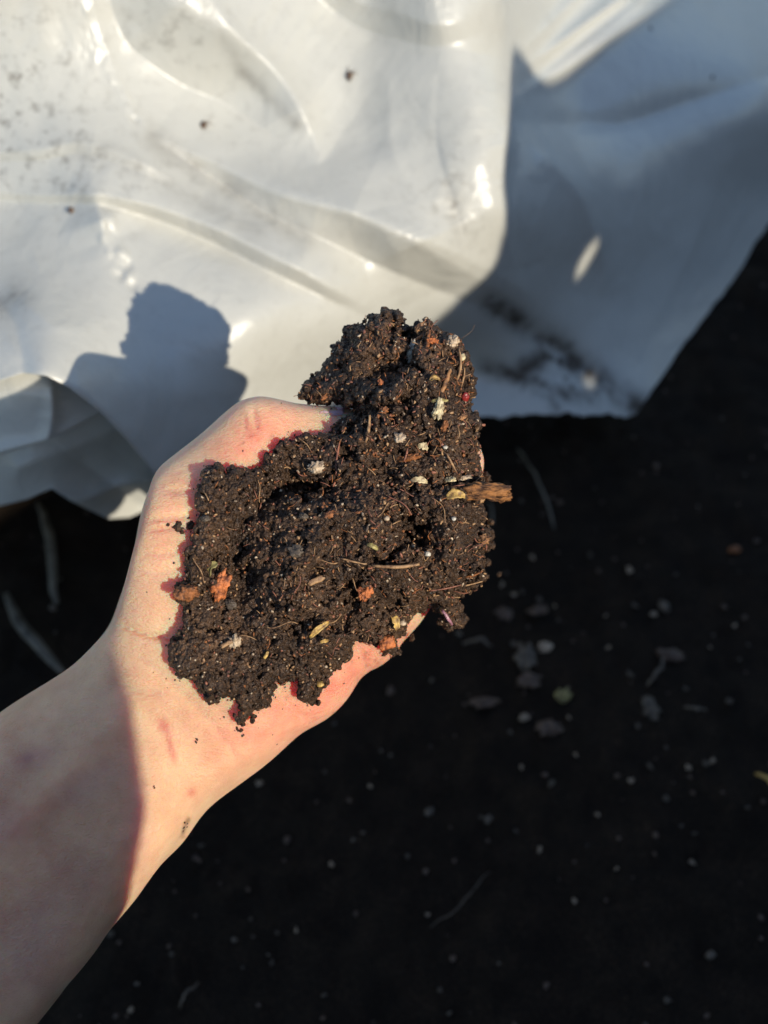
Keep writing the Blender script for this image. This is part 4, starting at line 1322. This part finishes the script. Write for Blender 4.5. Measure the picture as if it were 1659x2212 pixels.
for u, v, a, b_, mt, lab in [(1165, 1316, 17, 12, M_BRN, 'brown lump on the soil right of the clod, under two small pale crumbs'), (1090, 1320, 14, 12, M_BRN, 'dim brown lump on the soil closest below the clod right corner'),
                             (1132, 1432, 17, 24, M_GRIT, 'largest greyish brown lump on the soil, right of the little finger'), (1140, 1478, 22, 14, M_BRN, 'low brown lump right under the largest greyish lump'),
                             (1045, 1526, 24, 11, M_BRN, 'long dim brown lump below the heel of the clod'), (1172, 1410, 12, 9, M_PALE, 'bright tan crumb beside the largest greyish lump'),
                             (1215, 1510, 13, 12, M_OLIVE, 'dull yellow crumb on the soil below the largest greyish lump'), (1400, 1538, 13, 19, M_GRIT, 'pale curved crumb in the middle right of the dark soil'),
                             (1440, 1420, 22, 14, M_BRN, 'dim grey lump above the pale curved crumb'), (1185, 1580, 20, 14, M_BRN, 'faint brown lump below the dull yellow crumb')]:
    gthing('soil_lump', lump(a * gs, b_ * gs, min(a, b_) * gs * .6, .6, 3, 0, 2.4), u, v, mt, lab, 'crumb', lift=.002, ang=rb.uniform(-20, 20))
PALE = [(1152, 1196, 8), (1278, 1188, 8), (1360, 1231, 10), (1096, 1226, 5), (1086, 1256, 8), (1130, 1270, 8), (1112, 1278, 7), (1168, 1284, 8), (1200, 1302, 6), (1372, 1306, 10), (1412, 1325, 9), (1108, 1395, 8), (1308, 1330, 5), (1355, 1470, 11),
        (1130, 1556, 13), (1568, 1526, 8), (1125, 1662, 7), (1400, 1662, 10), (1482, 1667, 8), (1516, 1662, 8), (1535, 1650, 9), (1188, 1702, 12), (1360, 1693, 8), (1436, 1730, 8), (1166, 1835, 9), (432, 1822, 8), (716, 1866, 7), (236, 2014, 9), (640, 2010, 7), (585, 2075, 8),
        (284, 2182, 8), (370, 2060, 6), (1498, 1860, 9), (1500, 1800, 7), (1243, 1942, 7), (1442, 2160, 9), (1535, 1396, 5), (1615, 1395, 6), (1585, 1355, 6), (1478, 1495, 6), (1240, 1640, 6), (1040, 1760, 6), (925, 1970, 6), (1372, 1580, 7), (1330, 1880, 6), (700, 2150, 8), (560, 1690, 9),
        (950, 2140, 6), (1225, 1560, 6), (1610, 1750, 7), (1290, 1760, 6), (1100, 1590, 6), (1310, 1410, 7), (1460, 1240, 6), (800, 1700, 6), (880, 1850, 6)]
proto = None
for i, (u, v, r) in enumerate(PALE):
    p, s_ = gpt(u, v, .002)
    if i < 4:
        vv, ff = lump(1, rb.uniform(.45, .9), .6, .7, 2, 0, 2.2)
        o = mesh_obj('pale_crumb', vv, [tuple(int(x) for x in f) for f in ff], M_GRIT if i % 2 else M_PALE, origin=(0, 0, 0))
        proto = (proto or []) + [o]
    else:
        o = proto[i % 4].copy(); COL.objects.link(o)
    o.location = p
    sc = r * s_ * .72
    o.scale = (sc, sc, sc)
    o.rotation_euler = (0, 0, rb.uniform(0, 6))
    tag(o, 'small pale grit crumb lying on the dark soil right of the arm', 'crumb', 'pale grit crumbs scattered on the dark soil')
items = []
for k in range(2600):
    x = rb.uniform(-.45, .6); y = rb.uniform(.0, 1.1)
    r = math.exp(rb.normal(math.log(.0009), .45))
    z = float(ground_h(np.array(x), np.array(y)))
    sh = lump(r, r * .8, r * .7, .4, 1)
    items.append((rot2(np.asarray(sh[0]), rb.uniform(0, 360)) + np.array([x, y, z + r * .4]), sh[1]))
o = joined('soil_grit', items[:1700], M_BRN); tag(o, 'fine brown grit scattered over the dark soil', kind='stuff')
o = joined('pale_grit', items[1700:2400], M_GRIT); tag(o, 'fine pale grit scattered over the dark soil', kind='stuff')
